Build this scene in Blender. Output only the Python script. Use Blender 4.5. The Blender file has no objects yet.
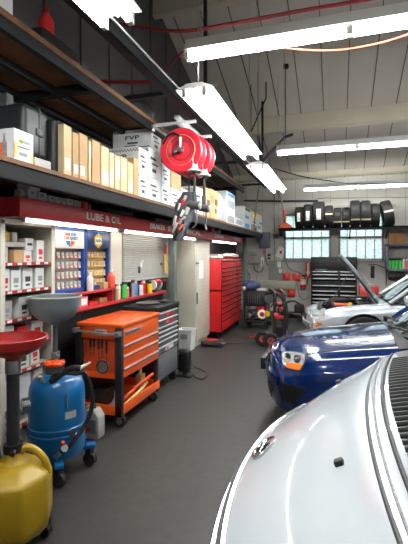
import bpy, bmesh, math, random
from mathutils import Vector, Matrix
from mathutils.bvhtree import BVHTree
random.seed(7)
S = bpy.context.scene
COL = S.collection
PI = math.pi
# ---------------------------------------------------------------- camera
CAM = 1.6; YAW = math.radians(17.85); FPX = 410.0; HOR = 255.0
SN, CS = math.sin(YAW), math.cos(YAW)
cd = bpy.data.cameras.new('camera'); cam = bpy.data.objects.new('camera', cd); COL.objects.link(cam)
cam.location = (0, 0, CAM); cam.rotation_euler = (PI/2, 0, YAW)
cd.sensor_width = 36; cd.lens = 36*FPX/544; cd.shift_y = -(272-HOR)/544; cd.clip_start = .05
S.camera = cam
S.view_settings.view_transform = 'Standard'; S.view_settings.look = 'None'
S.view_settings.gamma = 1; S.view_settings.use_curve_mapping = False
S.view_settings.exposure = 0.0

def at_x(px, py, X):                      # point on the plane x = X seen at (px, py)
    t = (px-204)/FPX
    y = X*(CS+t*SN)/(-SN+t*CS); d = -X*SN + y*CS
    return Vector((X, y, CAM+(HOR-py)*d/FPX))
def at_y(px, py, Y):                      # point on the plane y = Y
    t = (px-204)/FPX
    d = Y/(CS+t*SN)
    return Vector((d*(-SN+t*CS), Y, CAM+(HOR-py)*d/FPX))
def at_z(px, py, Z):
    t = (px-204)/FPX
    d = (CAM-Z)*FPX/(py-HOR)
    return Vector((d*(-SN+t*CS), d*(CS+t*SN), Z))
def yx(px, X): return at_x(px, 0, X).y

# ---------------------------------------------------------------- materials
def lin(c):
    return tuple(((v/255)/12.92 if v/255 <= .04045 else ((v/255+.055)/1.055)**2.4) for v in c)
MATS = {}
def mat(name, c, rough=.5, metal=0., var=.12, scale=6., bump=0., bscale=40., coat=0., spec=.5, trans=0.):
    if name in MATS: return MATS[name]
    m = bpy.data.materials.new(name); m.use_nodes = True
    nt = m.node_tree; p = nt.nodes['Principled BSDF']
    l = lin(c)
    tc = nt.nodes.new('ShaderNodeTexCoord')
    nz = nt.nodes.new('ShaderNodeTexNoise'); nz.inputs['Scale'].default_value = scale; nz.inputs['Detail'].default_value = 4
    nt.links.new(tc.outputs['Object'], nz.inputs['Vector'])
    cr = nt.nodes.new('ShaderNodeValToRGB')
    cr.color_ramp.elements[0].position = .3; cr.color_ramp.elements[1].position = .7
    cr.color_ramp.elements[0].color = (*[v*(1-var) for v in l], 1)
    cr.color_ramp.elements[1].color = (*[min(1, v*(1+var)) for v in l], 1)
    nt.links.new(nz.outputs['Fac'], cr.inputs['Fac']); nt.links.new(cr.outputs['Color'], p.inputs['Base Color'])
    p.inputs['Roughness'].default_value = rough; p.inputs['Metallic'].default_value = metal
    p.inputs['Coat Weight'].default_value = coat; p.inputs['Coat Roughness'].default_value = .04
    p.inputs['Specular IOR Level'].default_value = spec
    p.inputs['Transmission Weight'].default_value = trans
    if bump:
        n2 = nt.nodes.new('ShaderNodeTexNoise'); n2.inputs['Scale'].default_value = bscale; n2.inputs['Detail'].default_value = 5
        nt.links.new(tc.outputs['Object'], n2.inputs['Vector'])
        b = nt.nodes.new('ShaderNodeBump'); b.inputs['Strength'].default_value = bump; b.inputs['Distance'].default_value = .01
        nt.links.new(n2.outputs['Fac'], b.inputs['Height']); nt.links.new(b.outputs['Normal'], p.inputs['Normal'])
    MATS[name] = m
    return m
def emat(name, c, strength):
    m = bpy.data.materials.new(name); m.use_nodes = True
    nt = m.node_tree; nt.nodes.clear()
    e = nt.nodes.new('ShaderNodeEmission'); o = nt.nodes.new('ShaderNodeOutputMaterial')
    e.inputs['Color'].default_value = (*c, 1); e.inputs['Strength'].default_value = strength
    nt.links.new(e.outputs[0], o.inputs['Surface'])
    return m
M = {}
def defm(k, *a, **kw): M[k] = mat(k, *a, **kw)
defm('wall_paint', (196,191,181), .7, var=.06, scale=2, bump=.08)
defm('wall_block', (186,183,176), .75, var=.10, scale=3, bump=.15)
defm('wall_dark', (74,72,71), .7, var=.1, scale=2)
defm('ceiling_panel', (196,190,180), .7, var=.05, scale=1.2)
defm('seam', (96,92,88), .7)
defm('beam_cream', (200,193,172), .6, var=.06, scale=2)
defm('steel_dark', (22,23,26), .7, metal=0., spec=.25, var=.2, scale=5)
defm('steel_grey', (120,124,122), .5, metal=.3, var=.2, scale=5)
defm('post_green', (104,114,108), .5, metal=.1, var=.18, scale=5)
defm('plywood', (112,76,46), .7, var=.28, scale=5, bump=.1)
defm('chipboard_edge', (170,120,70), .75, var=.3, scale=30)
defm('header_red', (190,44,50), .4, var=.08, scale=3)
defm('letter_white', (222,216,208), .5, var=.08, scale=30)
defm('lamp_white', (225,225,222), .4, var=.03)
defm('lamp_socket', (190,190,186), .5)
defm('louver', (168,166,160), .5, var=.06)
defm('cream', (198,193,178), .5, var=.06, scale=3)
defm('cream_dark', (176,168,150), .6, var=.08, scale=3)
defm('shelf_red', (176,44,44), .45, var=.15, scale=8)
defm('bench_dark', (38,36,36), .6, var=.2)
defm('black', (20,20,21), .5, var=.2)
defm('black_gloss', (12,12,13), .2, var=.2)
defm('rubber', (24,24,25), .8, var=.25, scale=12, bump=.15)
defm('tread', (34,33,32), .85, var=.3, scale=18, bump=.5, bscale=60)
defm('plastic_black', (34,35,38), .45, var=.15, scale=6, bump=.12, bscale=80)
defm('chrome', (210,212,214), .12, metal=1., var=.05)
defm('steel', (165,166,168), .32, metal=.9, var=.1)
defm('galv', (136,146,150), .42, metal=.55, var=.2, scale=4)
defm('alu', (214,216,218), .35, metal=.3, var=.06)
defm('orange', (238,92,22), .32, var=.08, scale=3, coat=.3)
defm('orange_deep', (214,70,20), .4, var=.12)
defm('tool_red', (214,28,30), .3, var=.08, scale=3, coat=.3)
defm('red', (200,36,36), .4, var=.1)
defm('reel_red', (192,34,50), .35, var=.08, scale=4, coat=.2)
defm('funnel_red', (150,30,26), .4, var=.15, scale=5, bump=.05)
defm('tank_blue', (10,100,160), .3, var=.12, scale=4, coat=.3)
defm('display_blue', (30,72,150), .4, var=.08)
defm('navy', (28,52,96), .4, var=.06)
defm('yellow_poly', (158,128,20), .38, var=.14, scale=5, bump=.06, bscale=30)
defm('yellow', (236,204,30), .45, var=.06)
defm('white', (226,226,224), .45, var=.04)
defm('white_card', (206,208,207), .65, var=.05, scale=10)
defm('grey_card', (176,172,166), .7, var=.06, scale=10)
defm('tan_card', (182,146,102), .75, var=.08, scale=8)
defm('pale_card', (198,174,136), .75, var=.08, scale=8)
defm('brown_card', (166,118,72), .8, var=.15, scale=6)
defm('print_dark', (52,52,56), .6, var=.2, scale=60)
defm('print_grey', (140,142,148), .6, var=.3, scale=80)
defm('print_blue', (40,130,200), .5, var=.15, scale=20)
defm('print_orange', (232,96,40), .5, var=.1)
defm('print_red', (206,44,40), .5, var=.1)
defm('print_yellow', (236,196,90), .5, var=.1)
defm('paper', (236,234,230), .7, var=.03)
defm('grey_box', (96,100,116), .45, var=.08)
defm('grey_panel', (146,144,138), .55, var=.08)
defm('beige_box', (166,161,147), .5, var=.08)
defm('grey_drawer', (118,120,124), .4, metal=.2, var=.08)
defm('dark_grey', (66,67,70), .5, var=.12)
defm('green_bottle', (44,170,60), .3, var=.15)
defm('green', (60,180,70), .35, var=.1)
defm('pink', (224,110,120), .5, var=.1)
defm('coral', (232,88,70), .45, var=.1)
defm('cone_orange', (226,92,60), .5, var=.1)
defm('cloth_white', (214,212,206), .9, var=.1, bump=.3, bscale=20)
defm('cloth_blue', (60,72,108), .9, var=.3, scale=14, bump=.3, bscale=25)
defm('hose_black', (22,22,23), .5, var=.2)
defm('hose_red', (118,30,34), .45, var=.12)
defm('cord_orange', (214,92,60), .5, var=.1)
defm('van_white', (188,195,201), .22, var=.015, scale=2, coat=.6)
defm('car_blue', (0,34,92), .16, metal=.0, var=.08, scale=3, coat=1.)
defm('car_silver', (182,188,195), .28, metal=.3, var=.04, scale=3, coat=.7)
defm('car_trim', (30,31,33), .5, var=.1)
defm('tint_glass', (42,52,52), .05, var=.05, coat=.5)
defm('lens_amber', (236,120,30), .2, var=.1, coat=.5)
defm('lens_clear', (206,212,216), .1, metal=.5, var=.25, scale=30, coat=.8)
defm('foliage', (96,140,84), .9, var=.6, scale=9, bump=.6, bscale=12)
defm('asphalt', (90,90,92), .9, var=.2)
defm('sign_pink', (236,110,130), .6)
defm('band_cream', (214,200,160), .8)
defm('foam', (228,196,120), .8)
defm('cover_dark', (44,48,54), .6, var=.35, scale=18, bump=.2)

# concrete floor: dark, patchy, a little sheen
def floor_mat():
    m = bpy.data.materials.new('floor_concrete'); m.use_nodes = True
    nt = m.node_tree; p = nt.nodes['Principled BSDF']
    tc = nt.nodes.new('ShaderNodeTexCoord')
    a = nt.nodes.new('ShaderNodeTexNoise'); a.inputs['Scale'].default_value = .9; a.inputs['Detail'].default_value = 7; a.inputs['Roughness'].default_value = .62
    b = nt.nodes.new('ShaderNodeTexNoise'); b.inputs['Scale'].default_value = 14; b.inputs['Detail'].default_value = 6
    for n in (a, b): nt.links.new(tc.outputs['Object'], n.inputs['Vector'])
    r = nt.nodes.new('ShaderNodeValToRGB')
    r.color_ramp.elements[0].position = .3; r.color_ramp.elements[1].position = .72
    r.color_ramp.elements[0].color = (*lin((42,41,40)), 1); r.color_ramp.elements[1].color = (*lin((66,63,60)), 1)
    mx = nt.nodes.new('ShaderNodeMix'); mx.data_type = 'RGBA'; mx.blend_type = 'MULTIPLY'; mx.inputs[0].default_value = .35
    r2 = nt.nodes.new('ShaderNodeValToRGB'); r2.color_ramp.elements[0].position = .35; r2.color_ramp.elements[1].position = .6
    r2.color_ramp.elements[0].color = (.45,.44,.43,1); r2.color_ramp.elements[1].color = (1,1,1,1)
    nt.links.new(a.outputs['Fac'], r.inputs['Fac']); nt.links.new(b.outputs['Fac'], r2.inputs['Fac'])
    nt.links.new(r.outputs['Color'], mx.inputs[6]); nt.links.new(r2.outputs['Color'], mx.inputs[7])
    nt.links.new(mx.outputs[2], p.inputs['Base Color'])
    rr = nt.nodes.new('ShaderNodeMapRange'); rr.inputs['To Min'].default_value = .38; rr.inputs['To Max'].default_value = .62
    nt.links.new(a.outputs['Fac'], rr.inputs['Value']); nt.links.new(rr.outputs[0], p.inputs['Roughness'])
    bp = nt.nodes.new('ShaderNodeBump'); bp.inputs['Strength'].default_value = .08
    nt.links.new(b.outputs['Fac'], bp.inputs['Height']); nt.links.new(bp.outputs[0], p.inputs['Normal'])
    return m
M['floor'] = floor_mat()
def glass_mat():
    m = bpy.data.materials.new('window_glass'); m.use_nodes = True
    nt = m.node_tree; nt.nodes.clear()
    o = nt.nodes.new('ShaderNodeOutputMaterial'); t = nt.nodes.new('ShaderNodeBsdfTransparent'); t.inputs[0].default_value = (.93,.97,.98,1)
    tr = nt.nodes.new('ShaderNodeBsdfTranslucent'); tr.inputs[0].default_value = (.85,.92,.95,1)
    g = nt.nodes.new('ShaderNodeBsdfGlossy'); g.inputs['Roughness'].default_value = .05
    m1 = nt.nodes.new('ShaderNodeMixShader')
    tc = nt.nodes.new('ShaderNodeTexCoord'); nz = nt.nodes.new('ShaderNodeTexNoise'); nz.inputs['Scale'].default_value = 16; nz.inputs['Detail'].default_value = 6; nz.inputs['Roughness'].default_value = .7
    mr = nt.nodes.new('ShaderNodeMapRange'); mr.inputs['From Min'].default_value = .4; mr.inputs['From Max'].default_value = .62; mr.inputs['To Min'].default_value = .4; mr.inputs['To Max'].default_value = .75
    nt.links.new(tc.outputs['Object'], nz.inputs['Vector']); nt.links.new(nz.outputs['Fac'], mr.inputs['Value']); nt.links.new(mr.outputs[0], m1.inputs[0])
    m2 = nt.nodes.new('ShaderNodeMixShader'); m2.inputs[0].default_value = .05
    nt.links.new(t.outputs[0], m1.inputs[1]); nt.links.new(tr.outputs[0], m1.inputs[2])
    nt.links.new(m1.outputs[0], m2.inputs[1]); nt.links.new(g.outputs[0], m2.inputs[2]); nt.links.new(m2.outputs[0], o.inputs['Surface'])
    return m
M['glass'] = glass_mat()
TUBE = emat('fluorescent_tube', (.97, 1.0, .99), 26.)
TUBE_WARM = emat('canopy_tube', (1.0, .96, .88), 8.)

# ---------------------------------------------------------------- geometry collector
class B:
    def __init__(s): s.bm = bmesh.new(); s.mi = 0
    def _new(s, fs):
        for f in fs: f.material_index = s.mi
    def box(s, x0, x1, y0, y1, z0, z1, bev=0, rot=None, seg=2):
        r = bmesh.ops.create_cube(s.bm, size=1); vs = r['verts']
        c = Vector(((x0+x1)/2, (y0+y1)/2, (z0+z1)/2))
        for v in vs: v.co = Vector((v.co.x*(x1-x0), v.co.y*(y1-y0), v.co.z*(z1-z0)))
        fs = list({f for v in vs for f in v.link_faces}); s._new(fs)
        if bev:
            es = list({e for v in vs for e in v.link_edges})
            q = bmesh.ops.bevel(s.bm, geom=es, offset=bev, segments=seg, affect='EDGES', profile=.5)
            vs = list({v for f in q['faces'] for v in f.verts} | {v for v in vs if v.is_valid})
            s._new({f for v in vs for f in v.link_faces})
        if rot is not None:
            for v in vs: v.co = rot @ v.co
        for v in vs: v.co += c
        return s
    def cyl(s, p0, p1, r0, r1=None, n=16, cap=True):
        r1 = r0 if r1 is None else r1
        p0, p1 = Vector(p0), Vector(p1); d = (p1-p0)
        q = d.to_track_quat('Z', 'Y').to_matrix()
        ra, rb = [], []
        for i in range(n):
            a = 2*PI*i/n; u = q @ Vector((math.cos(a), math.sin(a), 0))
            ra.append(s.bm.verts.new(p0+u*r0)); rb.append(s.bm.verts.new(p1+u*r1))
        fs = [s.bm.faces.new((ra[i], ra[(i+1) % n], rb[(i+1) % n], rb[i])) for i in range(n)]
        if cap:
            fs.append(s.bm.faces.new(ra[::-1])); fs.append(s.bm.faces.new(rb))
        s._new(fs); return s
    def tube(s, pts, r, n=8, smooth=0):
        pts = [Vector(p) for p in pts]
        if smooth: pts = crom(pts, smooth)
        rings = []; up = Vector((0, 0, 1)); prev = None
        for i, p in enumerate(pts):
            d = (pts[min(i+1, len(pts)-1)] - pts[max(i-1, 0)])
            if d.length < 1e-9: d = Vector((0, 0, 1))
            d.normalize()
            if prev is None:
                a = up if abs(d.z) < .9 else Vector((1, 0, 0)); u = d.cross(a).normalized()
            else:
                u = (prev - d*prev.dot(d)).normalized()
            prev = u; w = d.cross(u)
            rr = r[i] if isinstance(r, (list, tuple)) else r
            rings.append([s.bm.verts.new(p+(u*math.cos(2*PI*k/n)+w*math.sin(2*PI*k/n))*rr) for k in range(n)])
        fs = []
        for a, b in zip(rings, rings[1:]):
            for k in range(n): fs.append(s.bm.faces.new((a[k], a[(k+1) % n], b[(k+1) % n], b[k])))
        fs.append(s.bm.faces.new(rings[0][::-1])); fs.append(s.bm.faces.new(rings[-1]))
        s._new(fs); return s
    def lathe(s, prof, c=(0, 0, 0), axis='Z', n=32, close=False):     # prof: (radius, height)
        c = Vector(c); rings = []
        def place(r, h, a):
            x, y = r*math.cos(a), r*math.sin(a)
            return c + {'Z': Vector((x, y, h)), 'X': Vector((h, x, y)), 'Y': Vector((y, h, x))}[axis]
        for r, h in prof:
            if r < 1e-6: rings.append([s.bm.verts.new(place(0, h, 0))])
            else: rings.append([s.bm.verts.new(place(r, h, 2*PI*k/n)) for k in range(n)])
        fs = []
        pairs = list(zip(rings, rings[1:])) + ([(rings[-1], rings[0])] if close else [])
        for a, b in pairs:
            for k in range(n):
                k2 = (k+1) % n
                if len(a) == 1 and len(b) == 1: continue
                if len(a) == 1: fs.append(s.bm.faces.new((a[0], b[k2], b[k])))
                elif len(b) == 1: fs.append(s.bm.faces.new((a[k], a[k2], b[0])))
                else: fs.append(s.bm.faces.new((a[k], a[k2], b[k2], b[k])))
        s._new(fs); return s
    def ball(s, c, rx, ry=None, rz=None, n=16, jit=0):
        ry = rx if ry is None else ry; rz = rx if rz is None else rz
        r = bmesh.ops.create_uvsphere(s.bm, u_segments=n, v_segments=max(6, n//2), radius=1)
        for v in r['verts']:
            k = 1 + (random.uniform(-jit, jit) if jit else 0)
            v.co = Vector((v.co.x*rx*k, v.co.y*ry*k, v.co.z*rz*k)) + Vector(c)
        s._new({f for v in r['verts'] for f in v.link_faces}); return s
    def prism(s, poly, axis, a0, a1):             # poly in the two other axes (XYZ order)
        def pt(u, v, w): return {'X': (w, u, v), 'Y': (u, w, v), 'Z': (u, v, w)}[axis]
        A = [s.bm.verts.new(pt(u, v, a0)) for u, v in poly]; Bv = [s.bm.verts.new(pt(u, v, a1)) for u, v in poly]
        n = len(poly); fs = [s.bm.faces.new(A[::-1]), s.bm.faces.new(Bv)]
        for i in range(n): fs.append(s.bm.faces.new((A[i], A[(i+1) % n], Bv[(i+1) % n], Bv[i])))
        s._new(fs); return s
    def grid(s, rows, closed=False):
        V = [[s.bm.verts.new(p) for p in r] for r in rows]; fs = []
        for a, b in zip(V, V[1:]):
            m = len(a)
            for k in range(m if closed else m-1): fs.append(s.bm.faces.new((a[k], a[(k+1) % m], b[(k+1) % m], b[k])))
        s._new(fs); return s
    def quad(s, a, b, c, d):
        s._new([s.bm.faces.new([s.bm.verts.new(p) for p in (a, b, c, d)])]); return s
    def rot(s, ang, axis, c):
        bmesh.ops.rotate(s.bm, cent=Vector(c), matrix=Matrix.Rotation(ang, 3, axis), verts=s.bm.verts); return s

def crom(pts, k):
    out = []
    n = len(pts)
    for i in range(n-1):
        p0, p1, p2, p3 = pts[max(i-1, 0)], pts[i], pts[i+1], pts[min(i+2, n-1)]
        for j in range(k):
            t = j/k
            out.append(.5*((2*p1)+(p2-p0)*t+(2*p0-5*p1+4*p2-p3)*t*t+(3*p1-p0-3*p2+p3)*t**3))
    out.append(pts[-1]); return out

# ---------------------------------------------------------------- objects
ORG = {}
def thing(name, label, cat, loc=(0, 0, 0), group=None):
    o = bpy.data.objects.new(name, None); COL.objects.link(o); o.location = loc; o.empty_display_size = .1
    o['label'] = label; o['category'] = cat
    if group: o['group'] = group
    ORG[o.name] = Vector(loc); return o
def finish(b, mats, name, sharp=35):
    bm = b.bm
    bmesh.ops.recalc_face_normals(bm, faces=bm.faces)
    lim = math.radians(sharp)
    for e in bm.edges:
        if len(e.link_faces) == 2 and e.calc_face_angle(0) > lim: e.smooth = False
    for f in bm.faces: f.smooth = True
    me = bpy.data.meshes.new(name); bm.to_mesh(me); bm.free()
    for m in (mats if isinstance(mats, (list, tuple)) else [mats]): me.materials.append(M[m] if isinstance(m, str) else m)
    return me
def obj(name, b, mats, parent=None, label=None, sharp=35):
    if parent is not None:
        o0 = ORG[parent.name]
        for v in b.bm.verts: v.co -= o0
    me = finish(b, mats, name, sharp)
    o = bpy.data.objects.new(name, me); COL.objects.link(o)
    if parent is not None: o.parent = parent; ORG[o.name] = ORG[parent.name]
    if label: o['label'] = label
    return o
def solo(name, b, mats, label, cat, group=None, kind=None, sharp=35):
    vs = b.bm.verts
    lo = [min(v.co[i] for v in vs) for i in range(3)]; hi = [max(v.co[i] for v in vs) for i in range(3)]
    c = Vector(((lo[0]+hi[0])/2, (lo[1]+hi[1])/2, lo[2]))
    for v in vs: v.co -= c
    o = bpy.data.objects.new(name, finish(b, mats, name, sharp)); COL.objects.link(o); o.location = c
    o['label'] = label; o['category'] = cat
    if group: o['group'] = group
    if kind: o['kind'] = kind
    ORG[o.name] = c; return o
def struct(name, b, mats, parent=None, label=None):
    o = obj(name, b, mats, parent)
    if parent is None: o['kind'] = 'structure'
    ORG.setdefault(o.name, Vector((0, 0, 0)))
    return o
def dup(root, loc, rotz=None, label=None, group=None):
    r = root.copy(); COL.objects.link(r); r.location = loc
    if rotz is not None: r.rotation_euler = (0, 0, rotz)
    if label: r['label'] = label
    if group: r['group'] = group
    for ch in list(root.children):
        c = ch.copy(); COL.objects.link(c); c.parent = r
        for g in ch.children:
            d = g.copy(); COL.objects.link(d); d.parent = c
    return r
FACE = {'+X': Matrix(((0,0,1),(1,0,0),(0,1,0))), '-Y': Matrix(((1,0,0),(0,0,-1),(0,1,0))), '-X': Matrix(((0,0,-1),(-1,0,0),(0,1,0)))}
def text(name, body, size, m, parent, loc, face='+X', width=None, ext=.004, tilt=0):
    cu = bpy.data.curves.new('t', 'FONT'); cu.body = body; cu.size = size; cu.extrude = ext; cu.align_x = 'CENTER'; cu.align_y = 'CENTER'
    cu.resolution_u = 2; cu.offset = size*.02
    o = bpy.data.objects.new('t', cu); COL.objects.link(o)
    bpy.context.view_layer.update()
    dg = bpy.context.evaluated_depsgraph_get()
    me = bpy.data.meshes.new_from_object(o.evaluated_get(dg)); bpy.data.objects.remove(o); bpy.data.curves.remove(cu)
    b = B(); b.bm.from_mesh(me); bpy.data.meshes.remove(me)
    if width:
        xs = [v.co.x for v in b.bm.verts]; k = width/(max(xs)-min(xs)); 
        for v in b.bm.verts: v.co.x *= k
    R = FACE[face] @ Matrix.Rotation(tilt, 3, 'Z')
    for v in b.bm.verts: v.co = R @ v.co + Vector(loc)
    for f in b.bm.faces: f.material_index = 0
    return obj(name, b, m, parent)
# ================================================================ THE BUILDING
XL, XR, YF, YB = -2.8, 6.5, -2.0, 11.8
EAVE, RIDGE_Y, SLOPE = 3.72, 5.4, .35
def zc(y): return EAVE + SLOPE*(YB-y) if y >= RIDGE_Y else EAVE + SLOPE*(YB-RIDGE_Y) - SLOPE*(RIDGE_Y-y)
b = B(); b.box(XL-.2, XR+.2, YF-.2, YB+.2, -.12, 0); struct('floor', b, 'floor')

b = B()
prof = [(YF-.1, zc(YF)-.03), (RIDGE_Y, zc(RIDGE_Y)), (YB+.1, EAVE-.03), (YB+.1, EAVE+.1), (RIDGE_Y, zc(RIDGE_Y)+.13), (YF-.1, zc(YF)+.1)]
b.prism(prof, 'X', XL-.1, XR+.1)
b.mi = 1
x = XL+.2
while x < XR:                                   # standing seams between the roof panels
    for ya, yb in ((RIDGE_Y, YB), (YF, RIDGE_Y)):
        b.prism([(ya, zc(ya)-.012), (yb, zc(yb)-.012), (yb, zc(yb)+.02), (ya, zc(ya)+.02)], 'X', x-.008, x+.008)
    x += .47
struct('ceiling', b, ['ceiling_panel', 'seam'])
# deep purlins under the roof
for i, (y, h, t) in enumerate(((9.14, .33, .1), (6.05, .3, .1), (11.45, .14, .08), (2.2, .3, .1))):
    b = B(); z1 = zc(y)
    b.box(XL, XR, y-t/2, y+t/2, z1-h, z1+.02, .004); b.box(XL, XR, y-.09, y+.05, z1-h-.012, z1-h, .002)
    struct('trim_%d' % (i+1), b, 'beam_cream')

b = B(); b.prism([(YF, 0), (YB, 0), (YB, EAVE), (RIDGE_Y, zc(RIDGE_Y)), (YF, zc(YF))], 'X', XL-.15, XL)
b.mi = 1
for y in [YF+.5+k*.62 for k in range(22)]:      # battens of the wall cladding
    if y < YB-.1: b.box(XL, XL+.02, y-.03, y+.03, 3.2, zc(y)-.03)
struct('wall_left', b, ['wall_dark', 'wall_dark'])
b = B(); b.prism([(YF, 0), (YB, 0), (YB, EAVE), (RIDGE_Y, zc(RIDGE_Y)), (YF, zc(YF))], 'X', XR, XR+.15); struct('wall_right', b, 'wall_paint')
b = B(); b.box(XL, XR, YF-.15, YF, 0, zc(YF)); struct('wall_near', b, 'wall_paint')

W0, W1 = 1.46, 2.76                              # windows of the back wall
wa = (at_y(284, 250, YB).x, at_y(331, 250, YB).x); wb = (at_y(338.5, 250, YB).x, at_y(384, 250, YB).x)
b = B(); T = .15
b.box(XL, XR, YB, YB+T, 0, W0); b.box(XL, XR, YB, YB+T, W1, 2.95)
for x0, x1 in ((XL, wa[0]), (wa[1], wb[0]), (wb[1], XR)): b.box(x0, x1, YB, YB+T, W0, W1)
b.mi = 1; b.box(XL, XR, YB, YB+T, 2.95, EAVE+.02)
x = XL+.3
b.mi = 2
while x < XR: b.box(x-.006, x+.006, YB-.006, YB, 2.4, EAVE); x += .47
struct('wall_back', b, ['wall_block', 'wall_paint', 'grey_panel'])
for i, (x0, x1) in enumerate((wa, wb)):
    b = B(); f = .05
    for a0, a1, c0, c1 in ((x0, x1, W0, W0+f), (x0, x1, W1-f, W1), (x0, x0+f, W0, W1), (x1-f, x1, W0, W1), (x0, x1, 2.055, 2.105)):
        b.box(a0, a1, YB-.02, YB+.08, c0, c1, .004)
    n = 5
    for k in range(1, n): xx = x0+(x1-x0)*k/n; b.box(xx-.008, xx+.008, YB+.02, YB+.05, W0, W1)
    b.box(x0-.05, x1+.05, YB-.07, YB+.02, W0-.05, W0, .006)
    w = struct('window_%d' % (i+1), b, 'grey_panel')
    g = B(); g.box(x0+.02, x1-.02, YB+.03, YB+.036, W0+.02, W1-.02)
    obj('pane', g, 'glass', w)
# outside the windows: yard, hedge and a pink-red sign frame
b = B(); b.box(-8, 12, YB+.4, YB+9, -.2, -.1); struct('ground', b, 'asphalt')
b = B(); nx, nz_ = 70, 20; rows = []
for k in range(nz_+1):
    rows.append([Vector((-5+16*i/nx, YB+3.0+.5*(k/nz_)**2+random.uniform(-.16, .16), -.1+3.1*k/nz_+random.uniform(-.07, .07))) for i in range(nx+1)])
top = [Vector((p.x, p.y+.9, 2.95+random.uniform(-.1, .1))) for p in rows[-1]]; back = [Vector((p.x, YB+4.4, -.1)) for p in top]
b.grid(rows+[top, back]); solo('hedge', b, 'foliage', 'tall green hedge in the yard behind the two back windows', 'hedge', kind='stuff')
t = thing('yard_gate', 'pink metal gate frame standing outside behind the right back window', 'gate', (at_y(352, 250, YB+1.6).x, YB+1.6, -.1))
p0 = at_y(350, 258, YB+1.6); p1 = at_y(352.5, 258, YB+1.6); q = at_y(380, 240, YB+1.6)
b = B(); b.box(p0.x, p1.x, YB+1.55, YB+1.65, -.1, 2.2, .01); obj('upright', b, 'sign_pink', t)
b = B(); b.box(p0.x, q.x, YB+1.55, YB+1.65, 2.02, 2.2, .01); obj('crossbar', b, 'sign_pink', t)
b = B(); b.box(q.x, q.x+.07, YB+1.55, YB+1.65, -.1, 2.2, .01); obj('upright', b, 'sign_pink', t)
b = B(); l0, l1 = at_y(356, 250, YB+1.2).x, at_y(363, 250, YB+1.2).x
for xx in (l0, l1): b.box(xx-.025, xx+.025, YB+1.2, YB+1.25, -.1, 2.15)
for k in range(8): b.box(l0, l1, YB+1.21, YB+1.24, .1+k*.27, .14+k*.27)
solo('ladder', b, 'white', 'white ladder standing outside behind the right back window', 'ladder')

# ================================================================ FLUORESCENT LAMPS
def shop_light(name, label, along, a0, a1, c, z, group, width=.22, tubes=2):
    """along 'X' or 'Y'; a0..a1 the extent, c the other coordinate, z the tube height"""
    mid = (a0+a1)/2
    def P(a, o, h): return (a, c+o, z+h) if along == 'X' else (c+o, a, z+h)
    t = thing(name, label, 'lamp', P(mid, 0, 0), group)
    w = width/2; hh = .06 if along == 'Y' else .11
    b = B()
    pts = [(-w, .012), (-w*.12, .022), (0, .006), (w*.12, .022), (w, .012), (w, .022), (w*.55, hh*.8), (w*.4, hh), (-w*.4, hh), (-w*.55, hh*.8), (-w, .022)]
    b.prism([(c+u, z+v) for u, v in pts], along, a0, a1)
    obj('reflector', b, 'lamp_white', t)
    for a in (a0+.012, mid, a1-.012):
        for o in ((-w*.55, w*.55) if tubes == 2 else (0,)):
            b = B(); p, q = P(a-.02, o-.016, -.045), P(a+.02, o+.016, .02)
            b.box(min(p[0], q[0]), max(p[0], q[0]), min(p[1], q[1]), max(p[1], q[1]), p[2], q[2], .003)
            obj('socket', b, 'lamp_socket', t)
    for s0, s1 in ((a0+.03, mid-.03), (mid+.03, a1-.03)):
        for o in ((-w*.55, w*.55) if tubes == 2 else (0,)):
            b = B(); b.cyl(P(s0, o, -.024), P(s1, o, -.024), .019 if along == 'Y' else .015, n=10); obj('tube', b, TUBE, t)
    for a in (a0+.12, a1-.12):
        top = zc(P(a, 0, 0)[1])
        b = B(); q = P(a, 0, hh-.003)
        b.tube([q, (q[0], q[1], top+.01)], .004, 5); obj('hanger', b, 'steel', t)
    return t
G = 'hanging fluorescent lamps'
LX = -1.06
shop_light('fluorescent_lamp', 'two-tube fluorescent lamp at the top left, nearest the camera over the aisle', 'Y', -.5, 1.93, -1.10, 2.85, G, .28)
shop_light('fluorescent_lamp', 'long two-tube fluorescent lamp running away beside the red hose reels', 'Y', 3.1, 5.42, -1.085, 2.92, G, .31)
shop_light('fluorescent_lamp', 'farther aisle lamp in line behind the one beside the hose reels', 'Y', 5.75, 8.1, -1.07, 2.86, G, .31)
shop_light('fluorescent_lamp', 'large crosswise fluorescent lamp nearest the camera, at the top right', 'X', -1.14, 1.32, 3.09, 3.205, G, .135)
shop_light('fluorescent_lamp', 'crosswise fluorescent lamp in the middle, over the silver car', 'X', -.92, 1.53, 6.72, 3.27, G, .135)
shop_light('fluorescent_lamp', 'farthest crosswise fluorescent lamp, above the row of tires', 'X', -.78, 1.67, 10.55, 3.25, G, .135)
shop_light('fluorescent_lamp', 'unseen crosswise fluorescent lamp added right of the middle row to light the cars', 'X', 2.2, 4.65, 6.72, 3.27, G, .135)  # added out of view on the right, for more light on the cars
shop_light('fluorescent_lamp', 'unseen crosswise fluorescent lamp added right of the nearest row to light the cars', 'X', 2.0, 4.45, 3.09, 3.205, G, .135)  # likewise unseen, put in as extra light over the near cars

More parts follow.
